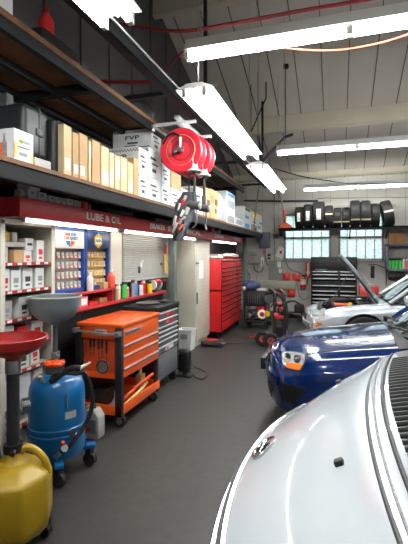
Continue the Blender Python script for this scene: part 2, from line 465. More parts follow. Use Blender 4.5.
# ================================================================ STORAGE LOFT ALONG THE LEFT WALL
XE = -1.95
DK = 2.21; UP = 3.10
t = thing('storage_shelf', 'long wooden storage shelf with dark steel edge above the red canopy', 'shelf', (-2.37, 5.8, 0))
b = B(); b.box(XL+.01, XE+.012, .2, 11.4, DK-.03, DK); obj('deck', b, 'plywood', t)
b = B(); b.box(XE-.005, XE, .2, 11.4, DK-.135, DK-.03); b.box(XE-.06, XE, .2, 11.4, DK-.135, DK-.125); b.box(XE-.06, XE, .2, 11.4, DK-.04, DK-.03); obj('edge_beam', b, 'steel_dark', t)
for k in range(10):
    b = B(); b.box(XL+.01, XE-.06, .5+k*1.2, .56+k*1.2, DK-.12, DK-.03); obj('joist', b, 'steel_dark', t)
b = B(); b.box(-2.41, -2.31, 5.73, 5.83, 0, DK-.13, .006); obj('post', b, 'post_green', t)
b = B(); b.box(-2.41, -2.31, 10.9, 11.0, 0, DK-.13, .006); obj('post', b, 'post_green', t)
b = B(); b.box(-2.2, -2.12, 5.3, 5.38, DK-.2, DK-.03, .004); obj('bracket', b, 'steel_grey', t)
t = thing('upper_loft', 'upper plywood loft with steel beams under the roof on the left', 'loft', (-2.37, 4.7, 0))
b = B(); b.box(XL+.01, XE+.012, .2, 9.0, UP-.03, UP+.01); obj('deck', b, 'plywood', t)
b = B(); b.box(XE-.012, XE, .2, 9.0, UP-.10, UP-.03); b.box(XE-.045, XE+.0, .2, 9.0, UP-.108, UP-.098); obj('edge_beam', b, 'steel_dark', t)
for x in (-2.36, -2.74):
    b = B(); b.box(x-.022, x+.022, .2, 9.0, UP-.09, UP-.03); obj('joist', b, 'steel_dark', t)
for k in range(5):
    y = 1.2+k*1.85
    b = B(); b.box(XL+.01, XE-.05, y-.03, y+.03, UP-.105, UP-.03); obj('cross_beam', b, 'steel_dark', t)
for y in (.6, 2.9, 5.78, 8.9):
    b = B(); b.box(XL+.001, XL+.08, y-.04, y+.04, DK, UP-.03); obj('stud', b, 'steel_grey', t)
b = B(); b.tube([(XL+.1, .2, 2.82), (XL+.1, 9, 2.82)], .018, 8)
solo('conduit', b, 'alu', 'pale metal conduit running along the left wall under the upper loft', 'pipe')

# heavy channel beam above the aisle, with its conduits
t = thing('roof_beam', 'heavy dark steel channel beam running along the aisle beside the lamps', 'beam', (-1.5, 4.4, 3.05))
b = B(); b.box(-1.46, -1.45, -1, 9.25, 3.1, 3.22); b.box(-1.53, -1.45, -1, 9.25, 3.1, 3.11); b.box(-1.53, -1.45, -1, 9.25, 3.21, 3.22); obj('channel', b, 'steel_dark', t)
for y in (1.3, 3.6, 6.6, 8.8):
    b = B(); b.box(XE-.02, -1.46, y-.03, y+.03, UP+.011, UP+.05); obj('bracket', b, 'steel_dark', t)
b = B(); b.box(-1.5, -1.46, 4.63, 4.67, 3.22, zc(4.65)+.02, .004); obj('hanger_post', b, 'steel_dark', t)
b = B(); b.box(-1.5, -1.46, 8.6, 8.64, 3.22, zc(8.63)+.02, .004); obj('hanger_post', b, 'steel_dark', t)
b = B(); b.tube([(-1.55, -1, 3.27), (-1.55, 9.2, 3.27)], .018, 6); obj('cable', b, 'hose_red', t)
b = B(); b.tube([(-1.44, -1, 3.2), (-1.44, 9.2, 3.2)], .01, 6); obj('cable', b, 'alu', t)
for ya, yb in ((5.0, 4.7), (1.2, 1.6)):
    pass
# roof bracing rods above the farther aisle lamp
YR = 7.8
b = B(); q = at_y(262, 162, YR); u = at_y(258, 136, YR); v = at_y(285.5, 137, YR); v2 = at_y(293, 134.5, YR)
b.tube([q, u], .03, 6); b.tube([q, v, v2], .03, 6)
b.tube([u, (u.x, YR, zc(YR)-.005)], .008, 6); b.tube([v, (v.x, YR, zc(YR)-.005)], .008, 6)
solo('bracing_rod', b, 'black', 'thin black bracing rods in a V above the farther aisle lamp', 'rod')
q = at_y(286, 68, YR-.05)
b = B(); b.cyl((q.x, YR-.05, zc(YR-.05)-.05), (q.x, YR-.05, zc(YR-.05)+.01), .05, n=12); solo('ceiling_knob', b, 'steel_dark', 'small dark knob on the roof under the big crosswise lamp', 'knob')
b = B(); q = at_y(251, 132, YR+.3); u = at_y(266, 98, YR+.3); b.tube([q, u], .012, 6); b.tube([u, (u.x, YR+.3, zc(YR+.3)+.01)], .012, 6); b.tube([q, (q.x, YR+.3, zc(YR+.3)+.01)], .006, 6)
solo('cross_brace', b, 'steel_dark', 'thin slanting dark brace high on the roof above the long aisle lamp', 'rod')

# air hoses and cords
b = B(); b.tube([at_y(104, 22, 3.4), at_y(137, 26, 3.4), at_y(182, 31, 3.4), at_y(240, 22, 3.4), at_y(300, 11, 3.4), at_y(365, 0, 3.4), at_y(400, -9, 3.4)], .016, 8, 8)
solo('air_hose', b, 'hose_red', 'dark red air hose strung across the top behind the big lamp', 'hose')
b = B(); b.tube([(at_y(262, 46, 3.1).x, 3.1, 3.31), at_y(275, 44.5, 3.2), at_y(300, 49.5, 3.25), at_y(340, 50, 3.25), at_y(380, 43, 3.25), at_y(412, 33, 3.25), (.9, 3.2, 3.25), (1.2, 3.1, 3.31)], .008, 6, 8)
solo('slack_cable', b, 'cord_orange', 'orange cord sagging just below the big crosswise lamp', 'cord')
b = B(); b.tube([at_y(183, 51, 3.2), at_y(172, 63, 3.35), at_y(160, 72, 3.5), at_y(154, 79, 3.6), at_y(152, 84, 3.65)], .01, 6, 6)
solo('power_cord', b, 'hose_red', 'short red cord from the big lamp down to the dark beam', 'cord')
b = B(); b.tube([at_y(273, 168, 8.0), at_y(300, 176, 8.6), at_y(330, 181, 9.2), at_y(356, 184, 10.4), at_y(412, 183, 10.4)], .012, 6, 6)
solo('lamp_cable', b, 'hose_black', 'black cable strung from the farther aisle lamp to the farthest lamp', 'cable')

# ================================================================ RED CANOPY WITH LETTERS
XH = -2.2; H0, H1 = 1.885, 2.03; HY0, HY1 = 2.44, 9.88
t = thing('sign_canopy', 'long red canopy with white service words over the workbench', 'sign', (-2.5, 6.1, H0))
b = B(); b.box(XH-.025, XH, HY0, HY1, H0, H1, .004); b.box(XL+.01, XH-.025, HY0, HY0+.025, H0, H1); b.box(XL+.01, XH-.025, HY1-.025, HY1, H0, H1); b.box(XL+.01, XH-.01, HY0+.02, HY1-.02, H1-.02, H1-.002)
obj('fascia', b, 'header_red', t)
zt = (H0+H1)/2+.003
for body, p0, p1, sz in (('LUBE & OIL', 86.5, 120.5, .095), ('BRAKES', 150, 164.5, .095), ('ELECTRICAL', 168, 201, .1), ('TUNE-UP', 214.5, 223.5, .1), ('TIRES', 233, 239.5, .1)):
    ya, yb = yx(p0, XH), yx(p1, XH)
    text('lettering', body, sz, 'letter_white', t, (XH+.002, (ya+yb)/2, zt), '+X', yb-ya, .003)
for i, (ya, yb, lab) in enumerate(((2.55, 4.0, 'canopy lamp over the filter rack and blue displays'), (4.1, 5.6, 'canopy lamp over the louvered cabinet'), (6.0, 6.62, 'canopy lamp over the cream locker'), (7.55, 9.6, 'canopy lamp over the tall red tool cabinet'))):
    r = thing('canopy_lamp', 'slim white ' + lab, 'lamp', (-2.29, (ya+yb)/2, H0-.03), 'lamps under the red canopy')
    q = B(); q.box(-2.33, -2.26, ya, yb, H0-.002, H0+.03, .004); obj('housing', q, 'lamp_white', r)
    for xx in (-2.295,):
        q = B(); q.cyl((xx, ya+.03, H0-.016), (xx, yb-.03, H0-.016), .014, n=10); obj('tube', q, TUBE_WARM, r)
    for yy in (ya+.015, yb-.015):
        q = B(); q.box(-2.325, -2.265, yy-.014, yy+.014, H0-.034, H0, .003); obj('socket', q, 'lamp_socket', r)
# ================================================================ FILTER RACK (far left)
RX, RY0, RY1 = -2.3, 2.36, 2.94
t = thing('filter_rack', 'cream steel shelf rack of filters under the left end of the canopy', 'shelf', (-2.53, 2.65, 0))
for y in (RY0, RY1-.025): 
    b = B(); b.box(-2.76, RX, y, y+.025, 0, 1.86, .003); b.box(RX-.0, RX+.012, y-.01, y+.035, 0, 1.86, .003); obj('side_panel', b, 'cream', t)
b = B(); b.box(-2.78, -2.76, RY0, RY1, 0, 1.86); obj('back_panel', b, 'cream_dark', t)
b = B(); b.box(-2.76, RX+.012, RY0+.0, RY1, 1.83, 1.865); obj('top_panel', b, 'cream', t)
LEV = [.10, .30, .447, .716, .915, 1.115, 1.33, 1.54]
for z in LEV:
    b = B(); b.box(-2.76, RX-.004, RY0+.025, RY1-.025, z-.018, z); sh = obj('shelf', b, 'cream_dark', t)
    b = B(); b.box(RX-.004, RX+.006, RY0+.026, RY1-.026, z-.02, z+.004); b.mi = 1
    for k in range(5): y = RY0+.06+k*.1; b.box(RX+.006, RX+.008, y, y+.045, z-.017, z+.001)
    obj('price_strip', b, ['shelf_red', 'paper'], sh)
ORD = ['first', 'second', 'third', 'fourth', 'fifth', 'sixth', 'seventh', 'eighth', 'ninth', 'tenth', 'eleventh', 'twelfth']
SHN = {.10: 'lowest', .30: 'second lowest', .447: 'third lowest', .716: 'fourth lowest', .915: 'fifth lowest', 1.115: 'third highest', 1.33: 'second highest', 1.54: 'top'}
def carton(name, x0, x1, y0, y1, z0, z1, m, label, cat='box', group=None, face='+X', prints=(), tape=None, flat=False):
    b = B(); b.box(x0, x1, y0, y1, z0, z1, .003, seg=1)
    ms = [m]
    for (pm, u0, u1, v0, v1, fc) in prints:          # printed areas on a face, u along the face, v up, 0..1
        if pm not in ms: ms.append(pm)
        b.mi = ms.index(pm); e = .0012
        zz0, zz1 = z0+(z1-z0)*v0, z0+(z1-z0)*v1
        if fc == '+X': b.box(x1-.001, x1+e, y0+(y1-y0)*u0, y0+(y1-y0)*u1, zz0, zz1)
        else: b.box(x0+(x1-x0)*u0, x0+(x1-x0)*u1, y0-e, y0+.001, zz0, zz1)
    return solo(name, b, ms, label, cat, group)
FG = 'boxed filters in the cream rack'
rack = {   # level: list of (width, height, material, print, depth)
 1.54: [(.085,.12,'grey_card','print_grey',.3),(.10,.10,'tan_card',None,.3),(.09,.095,'white_card','print_red',.28),(.09,.18,'white_card','print_red',.2)],
 1.33: [(.08,.15,'white_card','print_red',.25),(.1,.12,'white_card','print_grey',.3),(.11,.15,'white_card','print_dark',.3),(.1,.16,'white_card','print_grey',.3)],
 1.115: [(.13,.11,'grey_card','print_grey',.3),(.11,.12,'white_card','print_dark',.3),(.1,.12,'white_card','print_dark',.3)],
 .915: [(.12,.12,'white_card','print_dark',.3),(.11,.1,'print_red','paper',.3),(.13,.13,'white_card','print_red',.3)],
 .716: [(.11,.14,'white_card','print_red',.25),(.12,.12,'white_card','print_dark',.3),(.1,.14,'white_card','print_red',.3)],
 .447: [(.13,.17,'white_card',None,.3),(.13,.2,'white_card',None,.3),(.11,.17,'grey_card',None,.3)],
 .30: [(.12,.1,'white_card','print_grey',.3),(.14,.11,'grey_card','print_grey',.3),(.13,.1,'white_card','print_red',.3)],
}
MN = {'white_card': 'white', 'grey_card': 'grey', 'tan_card': 'tan', 'print_red': 'red'}
PN = {'print_red': ' with red print', 'print_dark': ' with dark print', 'print_grey': ' with grey print', 'paper': ' with white panel', None: ' without print'}
for z, items in rack.items():
    gap_ = ([q for q in LEV if q > z]+[1.83])[0]-z-.045
    items = [(w_, min(h_*1.3, gap_) if m_ != 'tan_card' else h_, m_, p_, d_) for w_, h_, m_, p_, d_ in items] if z < 1.5 else items
    y = RY0+.04; free = (RY1-.06-RY0-.03-sum(i[0] for i in items))/max(1, len(items)-.5)
    for k, (w, h, m, pm, dp) in enumerate(items):
        x1 = RX-.02-random.uniform(0, .03)
        pr = ((pm, .25, .75, .35, .6, '+X'), (pm, .3, .7, .15, .25, '+X')) if pm else ()
        carton('filter_box', x1-dp, x1, y, y+w, z+.001, z+h, m, '%s filter box%s, %s from the left on the %s rack shelf' % (MN[m], PN[pm], ORD[k], SHN[z]), group=FG, prints=pr)
        y += w+max(.004, free*random.uniform(.5, 1))
# a second layer on the top shelves
for k, (y0, y1, z0, z1, m, pm, lab) in enumerate((
    (2.40, 2.66, 1.662, 1.70, 'grey_card', None, 'long flat grey box lying across the boxes on the top rack shelf'),
    (2.67, 2.76, 1.637, 1.735, 'white_card', 'print_dark', 'white box stacked above another on the top rack shelf'),
    (2.60, 2.70, 1.482, 1.512, 'white_card', 'print_red', 'small flat white box lying on the second highest rack shelf'))):
    x1 = RX-.05
    carton('filter_box', x1-.26, x1, y0, y1, z0, z1, m, lab, group=FG, prints=((pm, .2, .8, .4, .6, '+X'),) if pm else ())
for k, (y, z, m, lab) in enumerate(((2.42, 1.702, 'print_red', 'red packet on top of the top rack shelf pile, left'), (2.50, 1.702, 'print_yellow', 'yellow packet on top of the top rack shelf pile'), (2.58, 1.702, 'white_card', 'white packet leaning on the top rack shelf pile'))):
    b = B(); b.box(-2.5, -2.4, y, y+.06, z, z+.08, .012); solo('packet', b, m, lab, 'packet', 'packets on the rack pile')
b = B(); b.lathe([(0, 0), (.05, 0), (.052, .01), (.052, .14), (.03, .165), (.03, .19), (0, .19)], (-2.42, 2.47, .101), n=20); solo('oil_bottle', b, 'white', 'white round bottle on the lowest rack shelf, left', 'bottle', 'bottles on the lowest rack shelf')
b = B(); b.lathe([(0, 0), (.055, 0), (.057, .01), (.057, .12), (.05, .15), (0, .15)], (-2.42, 2.63, .101), n=20); solo('oil_bottle', b, 'grey_card', 'grey tub on the lowest rack shelf, middle', 'bottle', 'bottles on the lowest rack shelf')

# ================================================================ WORKBENCH AND WALL CABINETS
BX = -2.42
t = thing('workbench', 'long dark workbench with red top along the left wall', 'workbench', (-2.6, 4.4, 0))
b = B(); b.box(-2.78, BX, 3.03, 5.7, 1.035, 1.07, .004); obj('bench_top', b, 'shelf_red', t)
b = B(); b.box(-2.78, BX-.06, 3.05, 5.68, .1, 1.035); b.mi = 1
for k in range(5): b.box(BX-.062, BX-.056, 3.1+k*.52, 3.58+k*.52, .15, .98)
obj('bench_body', b, ['bench_dark', 'black'], t)
b = B(); b.box(-2.78, BX, 3.03, 4.16, 1.2, 1.222, .003); u = obj('riser_shelf', b, 'shelf_red', t)
for y in (3.04, 4.13): 
    b = B(); b.box(-2.76, BX-.005, y, y+.018, 1.07, 1.2); obj('support', b, 'shelf_red', u)

def display(y0, y1, mf, label):
    t = thing('parts_display', label, 'display', (-2.64, (y0+y1)/2, 1.222))
    z0, z1 = 1.223, 1.872; x0, x1 = -2.58, -2.5
    b = B()
    for a, c in ((y0, y0+.03), (y1-.03, y1)): b.box(x0, x1, a, c, z0, z1, .004)
    b.box(x0, x1, y0, y1, z1-.035, z1, .004); b.box(x0, x1, y0, y1, z0, z0+.04, .004)
    obj('frame', b, 'display_blue', t)
    b = B(); b.box(x0, x0+.02, y0+.02, y1-.02, z0+.02, z1-.02); obj('back_panel', b, mf, t)
    b = B()
    for k in range(4):
        z = z0+.1+k*.1
        b.box(-2.56, -2.555, y0+.03, y1-.03, z+.012, z+.02)
    obj('hook_rail', b, 'steel', t)
    return t
YA = (yx(53, -2.5), yx(85.5, -2.5), yx(109.5, -2.5))
d1 = display(YA[0], YA[1]-.004, 'grey_card', 'blue parts display on the left, with white header card')
d2 = display(YA[1]+.004, YA[2], 'print_yellow', 'blue parts display on the right, with yellow hexagon on navy card')
z1 = 1.84
b = B(); b.box(-2.52, -2.497, YA[0]+.03, YA[1]-.03, 1.665, z1, .003); hd = obj('header_card', b, 'paper', d1)
yc = (YA[0]+YA[1])/2; xs = -2.495
text('lettering', 'CAR', .042, 'print_orange', hd, (xs, yc-.062, 1.765), '+X', .085, .001)
text('lettering', 'QUEST', .042, 'navy', hd, (xs, yc+.055, 1.765), '+X', .13, .001)
for m_, P_ in (('print_orange', [(yc-.085, 1.79), (yc-.005, 1.79), (yc-.005, 1.82), (yc-.07, 1.82)]), ('print_orange', [(yc+.005, 1.74), (yc+.075, 1.735), (yc+.05, 1.705), (yc+.005, 1.68)]),
               ('print_blue', [(yc+.005, 1.79), (yc+.1, 1.79), (yc+.085, 1.82), (yc+.005, 1.82)]), ('print_blue', [(yc-.005, 1.68), (yc-.005, 1.74), (yc-.075, 1.74), (yc-.055, 1.705)])):
    b = B(); b.prism(P_, 'X', xs-.002, xs); obj('emblem', b, m_, hd)
b = B(); b.box(-2.52, -2.497, YA[1]+.034, YA[2]-.03, 1.665, z1, .003); hd = obj('header_card', b, 'navy', d2)
yc = (YA[1]+YA[2])/2
def hexa(r, zz): return [(yc+r*1.0*math.cos(PI/6+k*PI/3), zz+r*math.sin(PI/6+k*PI/3)) for k in range(6)]
b = B(); b.prism(hexa(.082, 1.755), 'X', xs-.003, xs); b.mi = 1; b.prism(hexa(.07, 1.755), 'X', xs, xs+.001); b.mi = 0; b.prism(hexa(.063, 1.755), 'X', xs+.001, xs+.002); b.mi = 1
b.mi = 2; b.prism([(yc-.06, 1.724), (yc+.06, 1.724), (yc+.06, 1.786), (yc-.06, 1.786)], 'X', xs+.002, xs+.003)
obj('emblem', b, ['yellow', 'navy', 'paper'], hd)
text('lettering', 'NAPA', .058, 'navy', hd, (xs+.0035, yc, 1.755), '+X', .112, .001)
# bulbs and small parts hanging in the two displays
def pack(m1, m2):
    b = B(); b.box(-.012, .012, -.022, .022, -.07, 0, .004); b.mi = 1; b.box(.012, .0135, -.02, .02, -.066, -.045); b.mi = 2; b.ball((.014, 0, -.055), .012, n=8)
    return b
protoA = solo('bulb_pack', pack(0, 0), ['grey_card', 'print_orange', 'paper'], 'small clear bulb pack hanging in the left blue display', 'package', 'packs in the left display')
protoB = solo('bulb_pack', pack(0, 0), ['pale_card', 'grey_card', 'print_yellow'], 'small pale part pack hanging in the right blue display', 'package', 'packs in the right display')
for (pr, ya, yb) in ((protoA, YA[0], YA[1]), (protoB, YA[1], YA[2])):
    first = True
    for r in range(4):
        for c in range(7):
            loc = Vector((-2.54, ya+.055+(yb-ya-.11)*c/6, 1.263+r*.1))
            if first: pr.location = loc; first = False
            else: dup(pr, loc)

t = thing('louvered_cabinet', 'cream wall cabinet with louvered roller door over the bench', 'cabinet', (-2.64, 5.05, 1.25))
CY0, CY1, CY2 = YA[2]+.02, yx(122, -2.5), yx(167.5, -2.5)
b = B(); b.box(-2.79, -2.51, CY0, CY2+.05, 1.25, 1.875, .004); b.box(-2.52, -2.495, CY0, CY1-.01, 1.25, 1.875, .004); obj('body', b, 'cream', t)
b = B(); n = 22
for k in range(n):
    z = 1.262+k*.0275; b.prism([(-2.51, z), (-2.484, z+.003), (-2.486, z+.013), (-2.503, z+.0265), (-2.51, z+.0265)], 'Y', CY1+.01, CY2)
dr = obj('roller_door', b, 'louver', t)
b = B(); b.cyl((-2.49, CY2-.3, 1.47), (-2.455, CY2-.3, 1.47), .02, n=12); obj('knob', b, 'steel', dr)
b = B(); b.box(-2.487, -2.468, 4.92, 4.98, 1.43, 1.50, .008); b.mi = 1; b.box(-2.487, -2.47, 4.88, 4.93, 1.36, 1.45, .01); b.mi = 0; b.ball((-2.475, 4.99, 1.515), .02, n=8)
solo('latch_tool', b, ['white', 'print_dark'], 'small white and black tool clipped on the louvered door', 'tool')

# things on the bench
def bottle(name, x, y, z, r, h, mb, mc, label, group=None, spray=False):
    t = thing(name, label, 'bottle', (x, y, z), group)
    b = B(); b.lathe([(0, 0), (r*.92, 0), (r, .008), (r, h*.62), (r*.8, h*.74), (r*.36, h*.82), (r*.34, h*.88), (0, h*.88)], (x, y, z), n=18); obj('body', b, mb, t)
    b = B(); b.lathe([(0, h*.86), (r*.45, h*.86), (r*.42, h), (0, h)], (x, y, z), n=14)
    if spray: b.box(x-.012, x+.05, y-.012, y+.012, z+h*.97, z+h*1.06, .003)
    obj('cap', b, mc, t); return t
def can(x, y, z, r, h, mb, mc, label, group=None):
    t = thing('spray_can', label, 'can', (x, y, z), group)
    b = B(); b.lathe([(0, 0), (r, 0), (r, h*.78), (r*.8, h*.83), (0, h*.83)], (x, y, z), n=18); obj('body', b, mb, t)
    b = B(); b.lathe([(0, h*.82), (r*.82, h*.82), (r*.8, h), (0, h)], (x, y, z), n=14); obj('cap', b, mc, t); return t
BG = 'bottles and cans on the bench'
z2, zb = 1.2225, 1.0705
def yb_(px): return yx(px, -2.46)
bottle('squeeze_bottle', -2.46, yb_(90), z2, .035, .2, 'white', 'white', 'white squeeze bottle before the gap between the blue displays', BG)
bottle('squeeze_bottle', -2.455, yb_(111), z2, .045, .215, 'coral', 'white', 'coral red bottle with white cap on the upper red shelf', BG)
bottle('squeeze_bottle', -2.53, yb_(115.5), z2, .034, .215, 'green_bottle', 'green', 'green bottle behind the coral red one on the upper shelf', BG)
carton('small_box', -2.56, -2.45, yb_(103.2), yb_(107.6), z2, z2+.075, 'tan_card', 'small tan box left of the coral red bottle', group='small boxes on the bench')
carton('small_box', -2.60, -2.44, yb_(78.5), yb_(86.5), zb, zb+.105, 'pink', 'pink box under the upper red shelf, left', group='small boxes on the bench', prints=(('paper', .15, .85, .2, .8, '+X'),))
carton('small_box', -2.56, -2.45, yb_(89), yb_(97), zb, zb+.035, 'tool_red', 'low red box under the upper red shelf', group='small boxes on the bench')
carton('small_box', -2.58, -2.47, yb_(101), yb_(108), zb, zb+.05, 'brown_card', 'low brown box under the upper red shelf', group='small boxes on the bench')
for k, (px, r, h, mb, mc, lab) in enumerate((
    (116.5, .028, .16, 'tan_card', 'white', 'tan spray can on the bench below the upper shelf end'),
    (120.5, .028, .19, 'white', 'white', 'white spray can on the bench left of the green one'),
    (124.3, .034, .2, 'green', 'dark_grey', 'tall green spray can on the bench'),
    (128.8, .032, .13, 'pink', 'white', 'pink spray can right of the tall green one'),
    (133.0, .032, .21, 'print_grey', 'dark_grey', 'grey spray can under the louvered cabinet'),
    (137.0, .034, .2, 'print_blue', 'white', 'blue spray can under the louvered cabinet'),
    (141.0, .03, .16, 'white', 'red', 'white can with red cap under the louvered cabinet'),
    (145.2, .034, .18, 'tool_red', 'white', 'red bottle with white cap under the louvered cabinet'),
    (149.5, .036, .16, 'yellow', 'black', 'yellow can with black cap under the louvered cabinet'),
    (166.0, .034, .16, 'black', 'red', 'black can with red cap by the steel post'))):
    can(-2.47-.03*(k % 2), yx(px, -2.47), zb, r, h, mb, mc, lab, BG)
y = yx(156, -2.5)
t = thing('bench_grinder', 'bench grinder with pale wheel and white cover on the workbench', 'grinder', (-2.52, y, zb))
b = B(); b.box(-2.6, -2.45, y-.1, y+.1, zb, zb+.03, .006); b.cyl((-2.52, y-.07, zb+.1), (-2.52, y+.07, zb+.1), .055, n=18); b.box(-2.56, -2.48, y-.04, y+.04, zb+.02, zb+.08); obj('motor', b, 'dark_grey', t)
for s in (-1, 1):
    b = B(); b.cyl((-2.52, y+s*.085, zb+.1), (-2.52, y+s*.115, zb+.1), .075, n=22); obj('wheel', b, 'white' if s < 0 else 'grey_card', t)
b = B(); b.tube([(-2.5, y-.03, zb+.14), (-2.47, y+.03, zb+.155), (-2.47, y+.1, zb+.13)], .025, 8, 4); obj('guard', b, 'coral', t)
t = thing('wall_hand_tools', 'yellow and red strap hanging beside the louvered cabinet', 'tool', (-2.45, 5.72, 1.3))
b = B(); b.tube([(-2.46, 5.71, 1.62), (-2.455, 5.72, 1.45), (-2.46, 5.715, 1.33)], .022, 8, 5); obj('strap', b, 'print_yellow', t)
b = B(); b.box(-2.47, -2.44, 5.70, 5.74, 1.62, 1.75, .005); obj('tag', b, 'red', t)

# ================================================================ LOCKER AND RED TOOL CABINET
t = thing('cream_locker', 'tall cream steel locker left of the red tool cabinet', 'locker', (-2.54, 7.06, 0))
b = B(); b.box(-2.78, -2.3, 6.67, 7.47, .09, 1.93, .006); b.box(-2.75, -2.33, 6.7, 7.44, 0, .09); obj('body', b, 'cream', t)
b = B(); b.box(-2.3, -2.288, 6.695, 7.45, .11, 1.91, .004)
b.mi = 1
for k in range(24): b.box(-2.2885, -2.287, 6.72, 7.43, .2+k*.07, .204+k*.07)
dr = obj('door', b, ['cream', 'cream_dark'], t)
b = B(); b.box(-2.288, -2.27, 6.685, 6.71, .75, .95, .004); b.box(-2.288, -2.262, 6.69, 6.705, 1.45, 1.47); b.tube([(-2.27, 6.62, 1.46), (-2.262, 6.72, 1.46)], .012, 8); obj('handle', b, 'dark_grey', dr)
b = B(); b.box(-2.2868, -2.285, yx(199, -2.286), yx(203.5, -2.286), 1.18, 1.5); solo('notice_sheet', b, 'paper', 'white paper sheet taped on the cream locker door', 'paper')

TX, TY0, TY1 = -2.06, 7.5, 9.22
t = thing('red_tool_cabinet', 'large red rolling tool cabinet with many drawers', 'tool cabinet', (-2.4, 8.35, 0))
b = B(); b.box(-2.74, TX-.012, TY0, TY1, .13, 1.515, .008); obj('body', b, 'tool_red', t)
rows = [.15, .36, .5, .61, .72, .83, .94, 1.03, 1.12, 1.21, 1.29, 1.37, 1.5]
for c, (ya, yb) in enumerate(((TY0+.03, TY0+1.2), (TY0+1.23, TY1-.03))):
    for a, c_ in zip(rows, rows[1:]):
        b = B(); b.box(TX-.014, TX, ya, yb, a+.006, c_-.006, .003); dr = obj('drawer', b, 'tool_red', t)
        b = B(); b.box(TX, TX+.014, ya+.01, yb-.01, c_-.035, c_-.014, .003); obj('drawer_pull', b, 'steel_dark', dr, label='dark metal drawer pull')
b = B(); b.box(-2.74, TX-.002, TY0+.0, TY1, .9, .935); obj('seam_band', b, 'black', t)
b = B(); b.box(TX-.012, TX+.002, TY0, TY0+.028, .13, 1.515, .003); obj('corner_trim', b, 'black', t)
for (x, y) in ((-2.15, TY0+.12), (-2.15, TY1-.12), (-2.65, TY0+.12), (-2.65, TY1-.12)):
    b = B(); b.cyl((x, y-.02, .055), (x, y+.02, .055), .055, n=16); b.box(x-.03, x+.03, y-.03, y+.03, .08, .131); obj('caster', b, 'rubber', t)
for k, (px0, px1, h, m, lab, nm) in enumerate(((212, 218, .07, 'cloth_white', 'crumpled white rag on top of the red tool cabinet, left', 'rag'), (225, 234, .12, 'cloth_white', 'crumpled white rag heaped on the red tool cabinet, right', 'rag'))):
    ya, yb = yx(px0, -2.3), yx(px1, -2.3); b = B(); b.ball((-2.3, (ya+yb)/2, 1.516+h*.5), .18, (yb-ya)/2, h*.5, n=18, jit=.14)
    for v in b.bm.verts: v.co.z = max(v.co.z, 1.516)
    solo(nm, b, m, lab, 'rag')
carton('parts_box', -2.7, -2.4, yx(218.5, -2.4), yx(222.5, -2.4), 1.516, 1.62, 'white_card', 'white box on the red tool cabinet between the rags')
b = B(); b.box(-2.7, -2.35, yx(207, -2.35), yx(211.5, -2.35), 1.516, 1.58, .01); solo('tool_case', b, 'bench_dark', 'low dark case on the near end of the red tool cabinet', 'case')
JX, JY = -2.06, 6.93
t = thing('floor_jack', 'low grey and red trolley jack on the floor before the locker', 'jack', (JX, JY, 0))
b = B(); b.prism([(-.2, .03), (.2, .03), (.22, .06), (.08, .1), (-.2, .09)], 'Y', -.1, .1)
for v in b.bm.verts: v.co += Vector((JX, JY, 0))
obj('frame', b, 'dark_grey', t)
b = B(); b.box(JX-.14, JX+.08, JY-.07, JY+.07, .09, .115, .01); obj('lift_arm', b, 'red', t)
b = B(); b.cyl((JX+.15, JY, .07), (JX+.15, JY, .12), .04, n=16); obj('saddle', b, 'steel', t)
for (x, y) in ((JX+.16, JY-.1), (JX+.16, JY+.1), (JX-.16, JY-.1), (JX-.16, JY+.1)):
    b = B(); b.cyl((x, y-.015, .032), (x, y+.015, .032), .032, n=14); obj('wheel', b, 'rubber', t)

# ================================================================ BUCKET, FAN, CORD
p = at_z(184, 351, 0)
t = thing('white_bin', 'square white plastic bin on the floor behind the small black fan', 'bin', (p.x, p.y+.12, 0))
b = B(); c = Vector((p.x, p.y+.12)); 
rows_ = []
for (h, z) in ((.105, .0), (.13, .33), (.14, .335), (.14, .35), (.122, .345), (.1, .02)):
    rows_.append([Vector((c.x-h, c.y-h, z)), Vector((c.x+h, c.y-h, z)), Vector((c.x+h, c.y+h, z)), Vector((c.x-h, c.y+h, z))])
b.grid(rows_, closed=True); b.bm.faces.new([v for v in b.bm.verts if v.co.z < .001]); b.bm.faces.new([v for v in b.bm.verts if abs(v.co.z-.02) < .001])
obj('body', b, 'white', t)
b = B(); b.box(c.x-.06, c.x+.06, c.y-.142, c.y-.139, .2, .28); obj('label_patch', b, 'print_grey', t)
p = at_z(184.5, 376, 0)
t = thing('tower_fan', 'small black fan heater standing on the floor beside the grey tool cart', 'fan', (p.x, p.y, 0))
b = B(); b.box(p.x-.11, p.x+.11, p.y-.07, p.y+.07, 0, .025, .01); obj('base', b, 'black', t)
b = B(); b.box(p.x-.085, p.x+.085, p.y-.05, p.y+.05, .05, .36, .04, seg=4); b.cyl((p.x, p.y, .02), (p.x, p.y, .06), .03); obj('housing', b, 'plastic_black', t)
b = B()
for k in range(9): b.box(p.x-.06, p.x+.06, p.y-.056, p.y-.049, .1+k*.025, .108+k*.025)
for k in range(9): b.box(p.x+.083, p.x+.089, p.y-.03, p.y+.03, .1+k*.025, .108+k*.025)
obj('grille', b, 'black_gloss', t)
b = B(); P = [at_z(x, y, .006) for x, y in ((190, 372), (197, 378), (204, 378.5), (207, 374), (202, 370), (195, 367), (191, 361))]; b.tube(P, .005, 6, 6)
obj('cord', b, 'hose_black', t)
b = B(); b.tube([at_z(x, y, .007) for x, y in ((221, 343), (232, 343.5), (244, 343), (250, 341.5), (257, 343))], .006, 6, 6)
solo('extension_lead', b, 'hose_black', 'thin black cord on the floor in front of the red tool cabinet', 'cord')
